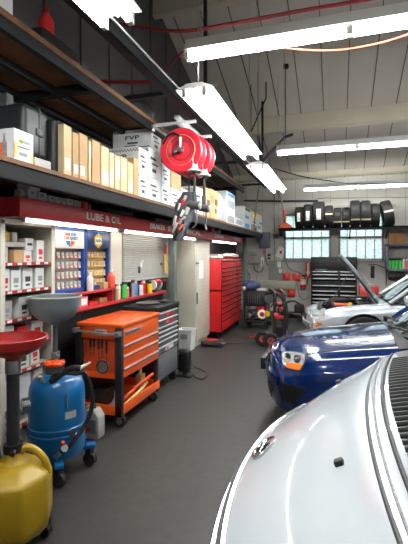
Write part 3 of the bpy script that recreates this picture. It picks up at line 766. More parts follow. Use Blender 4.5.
# ================================================================ ORANGE TOOL CART
def caster(b_, x, y, r, z1, m=0):
    b_.cyl((x, y-.018, r), (x, y+.018, r), r, n=18)
X0, X1, Y0, Y1 = -2.35, -1.872, 3.34, 4.2
t = thing('orange_tool_cart', 'orange rolling tool cart with closed lid and three drawers', 'tool cart', ((X0+X1)/2, (Y0+Y1)/2, 0))
b = B(); b.box(X0+.02, X1-.012, Y0+.045, Y1-.03, .45, .93, .004)
b.mi = 1; b.box(X0+.06, X1-.05, Y0+.02, Y0+.05, .47, .8); obj('body', b, ['orange', 'orange_deep'], t)
b = B(); b.box(X0-.005, X1+.008, Y0+.0, Y1+.005, .925, .965, .012, seg=3); ld = obj('lid', b, 'orange', t)
q = B()
for k in range(3): q.box(-2.2+.03*k, -2.19+.03*k+.02, 3.72-.02*k, 3.92-.02*k, .965, .966)
obj('scuff_mark', q, 'orange_deep', ld)
b = B(); b.box(X0+.03, X1-.05, Y0+.012, Y0+.05, .815, .925, .003); ap = obj('side_apron', b, 'orange', t)
q = B(); q.box(X0+.03, X1-.05, Y0+.015, Y0+.05, .45, .5, .003); obj('lower_rail', q, 'orange', t)
b = B(); b.box(-2.15, -2.03, Y0+.006, Y0+.013, .85, .905, .002); b.mi = 1; b.box(-2.14, -2.04, Y0+.005, Y0+.0065, .865, .872); b.box(-2.14, -2.06, Y0+.005, Y0+.0065, .882, .889); obj('name_plate', b, ['grey_card', 'print_dark'], ap)
for (x, y) in ((X0+.015, Y0+.02), (X1-.035, Y0+.02), (X0+.015, Y1-.03), (X1-.035, Y1-.03)):
    w = .032 if y < 4 else .018
    b = B(); b.box(x-w, x+w+.005, y-.02, y+.025, .11, .93, .004); obj('corner_post', b, 'plastic_black', t)
b = B(); b.cyl((X0-.0, Y0-.055, .895), (X1+.0, Y0-.055, .875), .011, n=12)
for x, z in ((X0+.02, .895), (X1-.02, .877)): b.box(x-.025, x+.025, Y0-.07, Y0+.01, z-.022, z+.022, .006)
obj('push_handle', b, 'steel', t)
for z0, z1 in ((.68, .77), (.565, .67), (.455, .555)):
    b = B(); b.box(X1-.014, X1-.002, Y0+.05, Y1-.03, z0+.004, z1-.004, .003); dr = obj('drawer', b, 'orange', t)
    b = B(); b.box(X1-.002, X1+.008, Y0+.055, Y1-.035, z1-.024, z1-.008, .002); b.mi = 1; b.box(X1-.002, X1+.004, Y0+.055, Y1-.035, z1-.03, z1-.024)
    obj('drawer_pull', b, ['alu', 'black'], dr, label='bright metal drawer pull')
b = B(); b.box(X1-.014, X1-.002, Y0+.05, Y1-.03, .775, .92, .003); fr = obj('front_panel', b, 'orange', t)
b = B(); b.box(X1-.003, X1+.003, Y0+.07, Y0+.4, .845, .885, .003); b.mi = 1
for k in range(7): b.box(X1+.0025, X1+.004, Y0+.12+k*.038, Y0+.145+k*.038, .856, .874, .0015, seg=1)
b.cyl((X1+.002, Y0+.095, .865), (X1+.005, Y0+.095, .865), .014, n=12)
obj('badge', b, ['print_grey', 'print_dark'], fr)
b = B(); b.cyl((X1-.002, Y0+.43, .905), (X1+.006, Y0+.43, .905), .011, n=12); obj('lock', b, 'steel', fr)
b = B(); b.box(X0+.02, X1-.02, Y0+.02, Y1-.02, .12, .128)
for a in ((X0, X0+.012, Y0, Y1), (X1-.012, X1, Y0, Y1), (X0, X1, Y0, Y0+.012), (X0, X1, Y1-.012, Y1)): b.box(a[0], a[1], a[2], a[3], .12, .21, .002)
obj('lower_tray', b, 'orange', t)
b = B(); b.box(X0+.03, X0+.04, Y0+.05, Y1-.05, .2, .46); obj('rear_panel', b, 'bench_dark', t)
for i, (x, y) in enumerate(((X0+.05, Y0+.06), (X1-.04, Y0+.05), (X0+.05, Y1-.09), (X1-.04, Y1-.1))):
    b = B(); caster(b, x, y, .058, .12); b.mi = 1; b.cyl((x-.0, y-.021, .058), (x, y+.021, .058), .03, n=14); b.box(x-.03, x+.03, y-.026, y+.026, .095, .121); b.box(x-.02, x+.02, y-.026, y-.021, .05, .1); b.box(x-.02, x+.02, y+.021, y+.026, .05, .1)
    obj('caster', b, ['rubber', 'steel'], t)
# hand tools on its end panel and tray
ye = Y0+.012
b = B(); b.cyl((-2.07, ye-.006, .56), (-2.07, ye+.008, .56), .062, n=28); b.mi = 1; b.lathe([(.062, 0), (.066, -.008), (.055, -.012), (.05, -.004)], (-2.07, ye-.006, .56), 'Y', 28, close=True)
solo('magnet_dish', b, ['steel', 'dark_grey'], 'round steel dish stuck on the end of the orange cart', 'dish')
for k, px in enumerate((90.3, 94.0, 98.6, 102, 106.5)):
    x = at_y(px, 350, ye).x; b = B(); L = (.17, .16, .2, .17, .27)[k]
    b.cyl((x, ye, .81-L*.45), (x, ye, .81), .011, n=10); b.mi = 1; b.cyl((x, ye, .81-L), (x, ye, .81-L*.45), .005, n=8)
    solo('screwdriver', b, ['black', 'dark_grey'], '%s dark screwdriver from the left hanging on the orange cart end panel' % ORD[k], 'screwdriver', 'screwdrivers on the orange cart')
b = B(); x = at_y(84.3, 350, ye).x; b.cyl((x, ye, .48), (x, ye, .8), .005, n=8); b.ball((x, ye, .6), .01, n=8); solo('pry_bar', b, 'steel', 'thin steel rod at the left of the orange cart end panel', 'rod')
zt = .1285
b = B(); b.tube([(-1.97, 3.44, zt+.05), (-1.92, 3.72, zt+.14), (-1.91, 4.1, zt+.17)], .016, 8, 5); solo('air_hammer', b, 'orange_deep', 'orange handled bar lying high in the orange cart tray', 'tool')
b = B(); b.tube([(-1.93, 3.42, zt+.02), (-1.92, 3.8, zt+.08), (-1.93, 4.0, zt+.11)], .016, 8, 5); solo('wooden_mallet', b, 'foam', 'pale wooden handle lying in the orange cart tray', 'tool')
t = thing('brush', 'tan handled brush with cream head in the orange cart tray', 'brush', (-1.95, 3.95, zt))
b = B(); b.box(-2.0, -1.93, 3.86, 3.96, zt, zt+.22, .01); obj('head', b, 'tan_card', t)
b = B(); b.cyl((-1.965, 3.91, zt+.22), (-1.965, 3.91, zt+.3), .018, n=12); obj('neck', b, 'pale_card', t)
b = B(); b.box(-2.28, -2.12, 3.5, 3.72, zt, zt+.16, .02); solo('parts_tin', b, 'bench_dark', 'dark box at the back of the orange cart tray', 'box')
t = thing('funnel', 'grey plastic funnel lying in the orange cart tray near its end', 'funnel', (-2.0, 3.45, zt))
b = B(); b.lathe([(.06, 0), (.065, .005), (.02, .09), (.012, .17), (.006, .17), (.014, .09), (.055, .005)], (-2.02, 3.5, zt), n=20, close=True); obj('cone', b, 'grey_card', t)

# ================================================================ GREY TOOL CART BEHIND
X0, X1, Y0, Y1 = -2.38, -1.95, 4.3, 4.97
t = thing('grey_tool_cart', 'grey drawer cart with black top right behind the orange cart', 'tool cart', ((X0+X1)/2, (Y0+Y1)/2, 0))
b = B(); b.box(X0, X1-.012, Y0, Y1, .12, .95, .006); obj('body', b, 'black', t)
b = B(); b.box(X0-.01, X1+.012, Y0-.015, Y1+.015, .95, 1.0, .01); b.box(X0+.03, X1-.03, Y0+.03, Y1-.03, 1.0, 1.006); obj('top_tray', b, 'plastic_black', t)
zz = [.44, .53, .60, .655, .71, .765, .85, .93]
for a, c in zip(zz, zz[1:]):
    b = B(); b.box(X1-.012, X1-.001, Y0+.03, Y1-.03, a+.004, c-.004, .003); dr = obj('drawer', b, 'grey_drawer', t)
    b = B(); b.box(X1-.001, X1+.01, Y0+.035, Y1-.035, c-.026, c-.01, .003); obj('drawer_pull', b, 'alu', dr, label='bright metal drawer pull')
    if c in (.85, .93, .53):
        b = B(); b.box(X1-.001, X1+.001, Y0+.25, Y0+.5, a+.012, c-.034); b.mi = 1; b.box(X1+.001, X1+.002, Y0+.28, Y0+.34, a+.02, c-.042); obj('sticker', b, [{.85: 'print_red', .93: 'print_red', .53: 'paper'}[c], 'pink'], dr)
b = B(); b.box(X1-.012, X1-.001, Y0+.03, Y1-.03, .14, .43, .004); obj('lower_door', b, 'grey_drawer', t)
b = B(); b.box(X1-.02, X1+.004, Y1-.025, Y1+.002, .12, .95, .003); obj('corner_post', b, 'plastic_black', t)
for (x, y) in ((X0+.06, Y0+.08), (X1-.06, Y0+.08), (X0+.06, Y1-.08), (X1-.05, Y1-.08)):
    b = B(); caster(b, x, y, .05, .12); b.box(x-.03, x+.03, y-.028, y+.028, .085, .121); obj('caster', b, 'rubber', t)
t = thing('drain_pan', 'flat grey pan lying on the black top of the grey cart', 'pan', (-2.18, 4.5, 1.006))
b = B(); b.lathe([(0, 0), (.12, 0), (.14, .018), (.135, .018), (.115, .006), (0, .006)], (-2.17, 4.52, 1.0065), n=26); obj('dish', b, 'steel', t)
b = B(); b.box(-2.12, -2.02, 4.68, 4.86, 1.0065, 1.03, .006); solo('rag', b, 'bench_dark', 'folded dark rag on the grey cart top', 'rag')

# ================================================================ BLUE OIL DRAINER
CX, CY, R = -1.976, 2.57, .2
t = thing('oil_drainer', 'blue steel waste oil drainer on casters with grey funnel bowl', 'oil drainer', (CX, CY, 0))
b = B(); b.lathe([(0, .14), (R*.9, .14), (R, .17), (R, .30), (R+.008, .305), (R+.008, .318), (R, .323), (R, .345), (R+.008, .35), (R+.008, .362), (R, .367), (R, .58), (R*.97, .635), (R*.88, .68), (R*.7, .71), (R*.4, .725), (0, .73)], (CX, CY, 0), n=48); tk = obj('tank', b, 'tank_blue', t)
b = B(); px_ = CX-.02; b.lathe([(.075, .705), (.07, .72), (.065, .77), (.03, .78), (0, .78)], (CX-.02, CY, 0), n=24); obj('pump_body', b, 'bench_dark', t)
b = B(); b.lathe([(.065, .775), (.07, .78), (.072, .795), (.06, .805), (0, .805)], (CX-.02, CY, 0), n=24)
for k in range(6): a = k*PI/3; b.ball((CX-.02+.062*math.cos(a), CY+.062*math.sin(a), .795), .016, n=8)
obj('cap', b, 'orange_deep', t, label='orange-red knurled cap')
b = B(); gx, gy = CX+.04, CY-R-.015
dirv = Vector((-.62, -.78, 0)).normalized(); gp = Vector((CX, CY, .53))+dirv*(R+.0)
b.cyl(gp-dirv*.02, gp+dirv*.045, .05, n=22); b.mi = 1; b.cyl(gp+dirv*.045, gp+dirv*.048, .042, n=22); obj('gauge', b, ['chrome', 'grey_card'], t)
def onface(px, z, off=0):        # a point of the drum's surface seen at column px
    tt = (px-204)/FPX; dx, dy = -SN+tt*CS, CS+tt*SN; L = math.hypot(dx, dy); dx /= L; dy /= L
    bq = -(CX*dx+CY*dy); cq = CX*CX+CY*CY-(R+off)**2; disc = bq*bq-cq
    s = -bq-math.sqrt(max(disc, 0)); return Vector((dx*s, dy*s, z))
def drum_patch(pa, pb, z0, z1, off=.002, n=8):
    a0 = onface(pa, 0); a1 = onface(pb, 0); t0 = math.atan2(a0.y-CY, a0.x-CX); t1 = math.atan2(a1.y-CY, a1.x-CX)
    q = B(); q.grid([[Vector((CX+(R+off)*math.cos(t0+(t1-t0)*k/n), CY+(R+off)*math.sin(t0+(t1-t0)*k/n), z)) for k in range(n+1)] for z in (z0, z1)]); return q
obj('label_plate', drum_patch(65, 76, .44, .49), 'grey_card', tk); obj('label_plate', drum_patch(68.5, 74.5, .325-.02, .345+.01, .0095), 'dark_grey', tk)
b = B(); P0 = onface(70, .69, -.04); pts = [(CX+.02, CY-.1, .7), (CX+.1, CY-.12, .76), P0+Vector((.05, 0, .06)), (CX+.26, CY-.02, .74), (CX+.29, CY+.02, .55), (CX+.27, CY-.02, .4), onface(72, .28, .04), onface(66, .24, .02)]
b.tube(pts, .016, 10, 8); hs = obj('hose', b, 'hose_black', t)
b = B(); a = Vector((CX+.05, CY-.14, .7)); c = Vector((CX+.3, CY-.02, .82)); b.tube([a, a.lerp(c, .5)+Vector((0, 0, .03)), a.lerp(c, .75)], .022, 10, 4); b.mi = 1; b.tube([a.lerp(c, .72), c+Vector((0, 0, .01))], [.018, .006], 10)
obj('nozzle', b, ['hose_black', 'paper'], hs, label='dark grip with pale tip')
b = B(); q = onface(64, .24, .015); b.tube([q, q+Vector((.02, -.02, .02))], .025, 8); b.mi = 1; b.cyl(q+Vector((-.02, -.02, -.02)), q+Vector((-.05, -.03, -.05)), .018); b.mi = 2; b.ball(q+Vector((0, -.015, .05)), .018, n=8)
obj('drain_valve', b, ['steel', 'steel', 'orange_deep'], t)
b = B(); q = onface(42, .68, -.06); b.cyl(q-Vector((0, 0, .02)), q+Vector((0, 0, .05)), .014); b.cyl(q+Vector((0, 0, .03)), q+Vector((.05, -.03, .03)), .01); b.mi = 1; b.box(q.x-.03, q.x+.0, q.y-.01, q.y+.01, q.z+.045, q.z+.055); obj('air_valve', b, ['steel', 'print_yellow'], t)
b = B(); q = onface(67, .62, .004); b.tube([q, q+Vector((0, 0, -.05)), q+Vector((.004, 0, -.1))], .006, 6); obj('sight_tube', b, 'steel', t)
for k, a in enumerate((-50, 36, 125, -140)):
    a = math.radians(a); dx, dy = math.cos(a), math.sin(a); p = Vector((CX+dx*(R+.035), CY+dy*(R+.035), 0))
    b = B(); b.box(-.06, .06, -.03, .03, -.015, .015, .004, rot=Matrix.Rotation(a, 3, 'Z'))
    for v in b.bm.verts: v.co += Vector((p.x-dx*.02, p.y-dy*.02, .15))
    b.prism([(CX+dx*(R-.02)-dy*.025, CY+dy*(R-.02)+dx*.025), (CX+dx*(R+.01)-dy*.025, CY+dy*(R+.01)+dx*.025), (CX+dx*(R+.01)+dy*.025, CY+dy*(R+.01)-dx*.025), (CX+dx*(R-.02)+dy*.025, CY+dy*(R-.02)-dx*.025)], 'Z', .15, .22)
    lg = obj('leg', b, 'tank_blue', t)
    b = B(); caster(b, p.x, p.y, .05, .12); b.box(p.x-.022, p.x+.022, p.y-.028, p.y+.028, .08, .136); obj('caster', b, 'rubber', lg)
# telescopic pole and bowl
q = onface(54.5, 0); PXY = Vector((-2.13, 2.745)); 
b = B(); b.cyl((PXY.x, PXY.y, .2), (PXY.x, PXY.y, .8), .028, n=14); b.cyl((PXY.x, PXY.y, .8), (PXY.x, PXY.y, 1.07), .02, n=14); b.box(PXY.x-.05, PXY.x+.06, PXY.y-.06, PXY.y+.03, .6, .63); b.box(PXY.x-.05, PXY.x+.06, PXY.y-.06, PXY.y+.03, .3, .33); obj('pole', b, 'dark_grey', t)
b = B(); b.cyl((PXY.x, PXY.y, .78), (PXY.x, PXY.y, .83), .036, n=14); b.cyl((PXY.x+.03, PXY.y-.02, .8), (PXY.x+.07, PXY.y-.05, .8), .01); obj('clamp', b, 'steel', t)
def bowl(cx, cy, zr, r, prof_out, mats, parent, lip=.008):
    q = B(); out = [(rr*r, zr+hh) for rr, hh in prof_out]; inn = [(max(rr*r-lip, .004), zr+hh+.004) for rr, hh in prof_out]
    q.lathe(out+[(r, zr+.006), (r-lip, zr+.006)]+inn[::-1][0:], (cx, cy, 0), n=56)
    return obj('funnel_bowl', q, mats, parent)
fb = bowl(PXY.x, PXY.y, 1.262, .203, [(.12, -.22), (.22, -.2), (.45, -.185), (.7, -.155), (.88, -.11), (.955, -.06), (.975, -.02), (1.0, 0)], 'galv', t)
b = B(); b.lathe([(.2, 1.262), (.207, 1.266), (.209, 1.272), (.204, 1.278), (.197, 1.274)], (PXY.x, PXY.y, 0), n=56, close=True); obj('rim', b, 'grey_card', fb)
b = B(); b.lathe([(0, 1.2), (.18, 1.2), (.18, 1.205), (0, 1.205)], (PXY.x, PXY.y, 0), n=40); obj('strainer', b, 'steel_dark', fb)

# ================================================================ YELLOW OIL DRAINER
CX, CY = -1.70, 1.835
t = thing('oil_drainer', 'yellow plastic oil drainer with black stem and red funnel', 'oil drainer', (CX, CY, 0))
def octa(r, z, k=.78):
    pts = []
    for i in range(8):
        a = PI/8+i*PI/4 - .25; pts.append(Vector((CX+r*math.cos(a), CY+r*math.sin(a), z)))
    return pts
b = B(); ring = [octa(.165, .075), octa(.205, .12), octa(.215, .16), octa(.212, .36), octa(.2, .40), octa(.13, .445), octa(.07, .465), octa(.05, .50), octa(.045, .53)]
b.grid(ring, closed=True); b.bm.verts.ensure_lookup_table(); n = len(b.bm.verts); b.bm.faces.new([b.bm.verts[i] for i in range(8)][::-1]); b.bm.faces.new([b.bm.verts[n-8+i] for i in range(8)])
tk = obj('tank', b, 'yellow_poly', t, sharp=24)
md = tk.modifiers.new('bevel', 'BEVEL'); md.width = .014; md.segments = 3; md.limit_method = 'ANGLE'; md.angle_limit = math.radians(18)
hd = Vector((.87, .5, 0))
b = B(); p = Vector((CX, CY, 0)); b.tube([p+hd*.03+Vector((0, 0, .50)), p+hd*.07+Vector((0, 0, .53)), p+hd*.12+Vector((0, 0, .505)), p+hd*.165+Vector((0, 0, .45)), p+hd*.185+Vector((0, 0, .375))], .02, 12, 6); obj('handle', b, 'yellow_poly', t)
b = B(); b.cyl((CX, CY, .515), (CX, CY, .56), .05, n=20); b.cyl((CX+.03, CY-.03, .535), (CX+.06, CY-.07, .535), .012); obj('collar', b, 'black', t)
b = B(); b.cyl((CX, CY, .52), (CX, CY, .97), .034, n=20); obj('stem', b, 'plastic_black', t)
b = B(); b.cyl((CX, CY, .95), (CX, CY, 1.02), .042, n=20); b.cyl((CX-.04, CY-.05, .97), (CX-.07, CY-.08, .96), .016); b.box(CX-.07, CY and CX-.05, CY-.09, CY-.06, .93, .99, .004); obj('clamp', b, 'steel', t)
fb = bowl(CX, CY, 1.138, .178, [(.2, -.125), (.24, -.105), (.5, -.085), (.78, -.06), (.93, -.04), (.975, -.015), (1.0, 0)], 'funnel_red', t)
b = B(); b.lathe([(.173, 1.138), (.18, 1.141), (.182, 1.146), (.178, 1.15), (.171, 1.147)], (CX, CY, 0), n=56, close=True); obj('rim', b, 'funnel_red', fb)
for k in range(4):
    a = PI/4+k*PI/2; p = (CX+.165*math.cos(a), CY+.165*math.sin(a)); b = B(); caster(b, p[0], p[1], .036, .08); b.box(p[0]-.024, p[0]+.024, p[1]-.024, p[1]+.024, .058, .1); obj('caster', b, 'rubber', t)
b = B(); b.tube([(CX-.1, CY+.02, .45), (CX-.2, CY+.06, .5), (CX-.28, CY+.1, .46), (CX-.3, CY+.12, .2)], .014, 8, 6); obj('hose', b, 'hose_black', t)

# grey jug on the floor
p = at_z(90.5, 439, 0)
t = thing('oil_jug', 'silver grey oil jug on the floor between blue drainer and orange cart', 'jug', (p.x, p.y+.05, 0))
b = B(); x, y = p.x, p.y+.05
b.prism([(-.075, 0), (.075, 0), (.08, .01), (.08, .19), (.035, .255), (-.03, .255), (-.08, .2), (-.08, .01)], 'Y', y-.055, y+.055)
for v in b.bm.verts: v.co.x += x
bo = obj('body', b, 'grey_card', t); m_ = bo.modifiers.new('bevel', 'BEVEL'); m_.width = .012; m_.segments = 3
b = B(); b.tube([(x-.07, y, .19), (x-.075, y, .24), (x-.03, y, .27), (x+.0, y, .26)], .012, 8, 5); obj('handle', b, 'grey_card', t)
b = B(); b.cyl((x-.0, y, .25), (x-.0, y, .285), .024, n=16); obj('cap', b, 'dark_grey', t)
b = B(); b.box(x-.055, x+.055, y-.0575, y-.055, .05, .17); b.mi = 1; b.box(x-.04, x+.0, y-.059, y-.0575, .06, .1); obj('label_sheet', b, ['grey_drawer', 'tool_red'], t)

# ================================================================ STORAGE SHELF CONTENTS
XB = XE-.02
def on_shelf(name, pa, pb, z1, m, label, depth=.3, z0=None, x1=XB, group=None, prints=(), gap=.004):
    z0 = DK+.001 if z0 is None else z0
    return carton(name, x1-depth, x1, yx(pa, x1)+gap, yx(pb, x1)-gap, z0, z1, m, label, group=group, prints=prints)
SG = 'cartons on the storage shelf'
o = on_shelf('bottle_carton', 13.5, 34, 2.42, 'white_card', 'white and orange carton with a bottle picture at the near end of the storage shelf', .3, prints=(('print_orange', 0, .82, .1, .58, '-Y'), ('print_orange', -0.0, .02, .1, .6, '+X'), ('print_yellow', .0, .16, .12, .6, '+X'), ('print_yellow', .3, .42, .55, .8, '+X'), ('print_grey', .25, .8, .62, .68, '+X'), ('print_dark', .2, .75, .45, .48, '+X'), ('print_grey', .25, .65, .2, .3, '+X'), ('print_yellow', .84, .97, .05, .3, '+X')))
b = B(); y = yx(13.5, XB)+.004; c = (XB-.075, y-.004)
b.prism([(c[0]-.018, 2.25), (c[0]+.018, 2.25), (c[0]+.018, 2.33), (c[0]+.008, 2.35), (c[0]+.008, 2.39), (c[0]-.008, 2.39), (c[0]-.008, 2.35), (c[0]-.018, 2.33)], 'Y', y-.003, y-.001)
obj('bottle_picture', b, 'print_grey', o)
on_shelf('flat_carton', 34.5, 51.5, 2.275, 'grey_card', 'flat pale carton under the large black case', .45, group=SG)
t = thing('tool_case', 'large black plastic case lying at the near end of the storage shelf', 'case', (-2.35, 2.48, 2.276))
b = B(); b.box(-2.66, -2.06, 2.32, 2.585, 2.30, 2.672, .045, seg=4); obj('shell', b, 'plastic_black', t)
b = B(); b.box(-2.665, -2.055, 2.47, 2.49, 2.295, 2.677, .008); b.box(-2.07, -2.05, 2.44, 2.52, 2.46, 2.52, .01); obj('seam_rib', b, 'plastic_black', t)
b = B(); b.box(-2.6, -2.12, 2.38, 2.58, 2.276, 2.31, .01); obj('base_shell', b, 'black', t)
t = thing('tool_case', 'upright slim black case right of the large black case', 'case', (-2.2, 2.75, DK))
b = B(); ya, yb = yx(53.2, -2.03), yx(62, -2.03); b.box(-2.5, -2.03, ya, yb, DK+.001, 2.63, .02, seg=3); obj('shell', b, 'plastic_black', t)
b = B(); b.box(-2.51, -2.022, (ya+yb)/2-.012, (ya+yb)/2+.012, DK+.01, 2.63, .006); obj('seam_rib', b, 'black', t)
LBL = ('paper', .2, .8, .12, .35, '+X')
for k, (pa, pb, zt_, m, pr) in enumerate(((63.5, 72, 2.60, 'pale_card', LBL), (72.5, 79, 2.57, 'tan_card', ('paper', .2, .9, .1, .3, '+X')), (79.5, 88, 2.59, 'tan_card', ('paper', .1, .6, .1, .3, '+X')), (88.5, 91.5, 2.56, 'pale_card', ('paper', .1, .9, .6, .9, '+X')), (92, 100.5, 2.585, 'tan_card', None), (101, 109, 2.57, 'pale_card', ('paper', .2, .9, .1, .4, '+X')), (109.5, 114.5, 2.545, 'pale_card', ('paper', .1, .7, .1, .5, '+X')), (115, 120, 2.54, 'pale_card', ('paper', .1, .9, .3, .9, '+X')), (120.5, 127.5, 2.55, 'pale_card', ('paper', .3, .6, .4, .7, '+X')), (128, 133.5, 2.53, 'pale_card', ('paper', .1, .9, .1, .4, '+X')), (133.8, 138.5, 2.6, 'tan_card', None))):
    on_shelf('slim_carton', pa, pb, zt_, m, '%s upright slim tan carton from the left on the storage shelf' % ORD[k], .3+.02*(k % 3), group='upright tan cartons', prints=(pr,) if pr else ())
# white cartons with checker band
def white_carton(pa, pb, z0, z1, label, x1=XB, depth=.42, big=None):
    ya, yb = yx(pa, x1)+.004, yx(pb, x1)-.004
    t = thing('parts_carton', label, 'box', (x1-depth/2, (ya+yb)/2, z0), 'white printed cartons')
    b = B(); b.box(x1-depth, x1, ya, yb, z0+.001, z1-.001, .003, seg=1); bd = obj('body', b, 'white_card', t)
    b = B(); n = 26; h = (z1-z0)
    for k in range(n):
        xx = x1-depth+depth*(k+.1)/n; zz = z1-h*.12-(h*.045 if k % 2 else 0); b.box(xx, xx+depth/n*.8, ya-.0015, ya+.001, zz, zz+h*.045)
    b.box(x1-depth*.35, x1-depth*.06, ya-.0015, ya+.001, z0+h*.08, z0+h*.2); b.box(x1-depth*.7, x1-depth*.4, ya-.0015, ya+.001, z0+h*.24, z0+h*.28); b.box(x1-depth*.62, x1-depth*.35, ya-.0015, ya+.001, z0+h*.34, z0+h*.42)
    obj('front_print', b, 'print_dark', bd); b = B()
    w = yb-ya
    b.box(x1-.001, x1+.0015, ya+w*.15, ya+w*.6, z0+h*.62, z0+h*.7); b.box(x1-.001, x1+.0015, ya+w*.25, ya+w*.75, z0+h*.45, z0+h*.5); b.box(x1-.001, x1+.0015, ya+w*.3, ya+w*.6, z0+h*.2, z0+h*.32)
    obj('side_print', b, 'print_dark', bd)
    if big: text('lettering', big, h*.26, 'print_dark', bd, (x1-depth*.5, ya-.002, z0+h*.62), '-Y', depth*.36, .0006)
    return t
white_carton(138.8, 148.2, DK, 2.48, 'white printed carton at floor of the storage shelf, right of the tan cartons', big='FVP')
white_carton(138.8, 148.2, 2.48, 2.74, 'white lettered carton second from the bottom of the stack beside the tan cartons', depth=.46, big='FVP')
white_carton(148.4, 161, DK, 2.47, 'white printed carton on the shelf left of the front hose reel')
white_carton(148.4, 161, 2.47, 2.80, 'white printed carton second from the bottom, left of the front hose reel', big='FVP')
white_carton(151.5, 161.5, 2.80, 3.05, 'topmost white lettered carton of the stack, just under the upper loft', x1=XB-.03, depth=.5, big='FVP')
white_carton(161.4, 170.5, DK, 2.46, 'white printed carton on the shelf under the front hose reel')
white_carton(161.4, 170.5, 2.46, 2.7, 'white printed carton stacked behind the front hose reel')
white_carton(171, 181, DK, 2.45, 'white printed carton on the shelf behind the dark hanging bundle')
on_shelf('carton', 171, 181, 2.66, 'tan_card', 'tan carton stacked behind the lower edge of the hose reels', .35, 2.451, group=SG)
white_carton(181.4, 188, DK, 2.5, 'tall white printed carton behind the dark hanging bundle, right')
white_carton(188.4, 195, DK, 2.44, 'white printed carton between the bundle and the reel hoses')
white_carton(195.4, 203, DK, 2.62, 'tall white printed carton behind the reel hose ends')
on_shelf('carton', 203.4, 210, 2.68, 'tan_card', 'torn tan carton right of the reel hose ends, left one', .35, group=SG, prints=(('bench_dark', .55, .95, .35, .6, '+X'),))
on_shelf('carton', 210.3, 217, 2.44, 'tan_card', 'tan carton with small green mark on the storage shelf', .35, group=SG, prints=(('green', .15, .35, .35, .6, '+X'), ('bench_dark', .7, .95, .45, .8, '+X')))
on_shelf('carton', 210.3, 219, 2.70, 'tan_card', 'torn tan carton stacked above the one with a green mark', .35, 2.441, group=SG, prints=(('bench_dark', .5, .8, .05, .45, '+X'), ('brown_card', .05, .4, .1, .6, '+X')))
b = B(); ya, yb = yx(219.5, XB), yx(226, XB); b.ball((XB-.13, (ya+yb)/2, DK+.27), .13, (yb-ya)/2-.01, .27, n=18, jit=.08); 
for v in b.bm.verts: v.co.z = max(v.co.z, DK+.001)
solo('plastic_bag', b, 'white', 'white plastic bag bulging between cartons on the storage shelf', 'bag')
for k, (pa, pb, z0, z1, m, pr, lab) in enumerate((
    (226.4, 235, DK, 2.44, 'white_card', (('print_grey', .1, .9, .1, .7, '+X'), ('print_red', .4, .6, .5, .6, '+X')), 'white carton with grey print, bottom of the blue-topped stack'),
    (226.4, 235, 2.441, 2.82, 'white_card', (('print_blue', .1, .9, .78, .95, '+X'), ('print_grey', .1, .9, .2, .6, '+X')), 'tall white carton with blue band on top'),
    (235.5, 243, DK, 2.38, 'white_card', (('print_grey', .1, .9, .2, .8, '+X'),), 'white carton with grey print right of the blue-topped stack'),
    (243.6, 251, DK, 2.40, 'white_card', (('print_blue', .15, .8, .1, .6, '+X'),), 'white carton with blue square, bottom of its stack'),
    (243.6, 251, 2.401, 2.55, 'white_card', (('print_blue', .2, .7, .3, .8, '+X'),), 'white carton with blue square, middle of its stack'),
    (243.6, 251, 2.551, 2.70, 'white_card', (('print_dark', .2, .9, .5, .9, '+X'),), 'white carton with dark print on top of the blue square stack'),
    (251.4, 257, DK, 2.36, 'tan_card', (('print_dark', .4, .9, .1, .6, '+X'),), 'tan carton with black print near the far end of the storage shelf'),
    (251.4, 257, 2.361, 2.5, 'white_card', (('print_grey', .2, .8, .3, .7, '+X'),), 'white carton on the black printed tan one near the far end'),
    (251.4, 257, 2.501, 2.68, 'print_yellow', (('paper', .3, .8, .2, .6, '+X'),), 'yellow carton topmost near the far end of the storage shelf'),
    (257.4, 262, DK, 2.4, 'white_card', (('print_blue', .1, .6, .5, .9, '+X'),), 'last white carton at the far end of the storage shelf, bottom'),
    (257.4, 262, 2.401, 2.56, 'white_card', (('print_blue', .4, .9, .2, .6, '+X'),), 'last white carton at the far end of the storage shelf, middle'),
    (257.4, 262, 2.561, 2.69, 'white_card', (('print_yellow', .1, .5, .2, .8, '+X'),), 'last white carton at the far end of the storage shelf, top'))):
    on_shelf('printed_carton', pa, pb, z1, m, lab, .36, z0, group='blue and white cartons', prints=pr)
b = B(); a_ = at_x(253.5, 222, XB+.02); a_.z = DK+.02; c_ = at_x(259, 186, XB+.02); b.tube([a_, c_], .018, 8); b.mi = 1; b.tube([c_, c_+Vector((0, .03, .05))], .024, 8)
solo('broom_handle', b, ['steel', 'paper'], 'grey pole leaning against the cartons at the far end of the storage shelf', 'pole')

# small boxes on the canopy, under the storage shelf
HB = 'small boxes on top of the red canopy'
zc0 = H1+.001; xq = -2.24
for k, (pa, pb, h, m, lab) in enumerate(((28, 37.5, .075, 'white_card', 'first small white box from the left on the canopy'), (37.8, 47, .07, 'white_card', 'second small white box from the left on the canopy'), (49, 56, .06, 'white_card', 'third small white box from the left on the canopy'), (56.3, 61.5, .06, 'white_card', 'fourth small white box from the left on the canopy'), (61.8, 66.2, .06, 'white_card', 'fifth small white box from the left on the canopy'), (67, 73.5, .065, 'white_card', 'sixth small white box from the left on the canopy'), (74, 81.5, .065, 'grey_card', 'small grey box left of the red ones on the canopy'), (82.5, 84.5, .075, 'print_red', 'thin red box first in the row on the canopy'), (85, 88, .07, 'pink', 'pink box among the red ones on the canopy'), (88.3, 91.5, .055, 'print_red', 'short red box last in the row on the canopy'))):
    carton('small_box', xq-.13, xq, yx(pa, xq)+.002, yx(pb, xq)-.002, zc0, zc0+h, m, lab, group=HB, prints=(('print_grey', .3, .65, .55, .8, '+X'),) if 'white' in m else ())
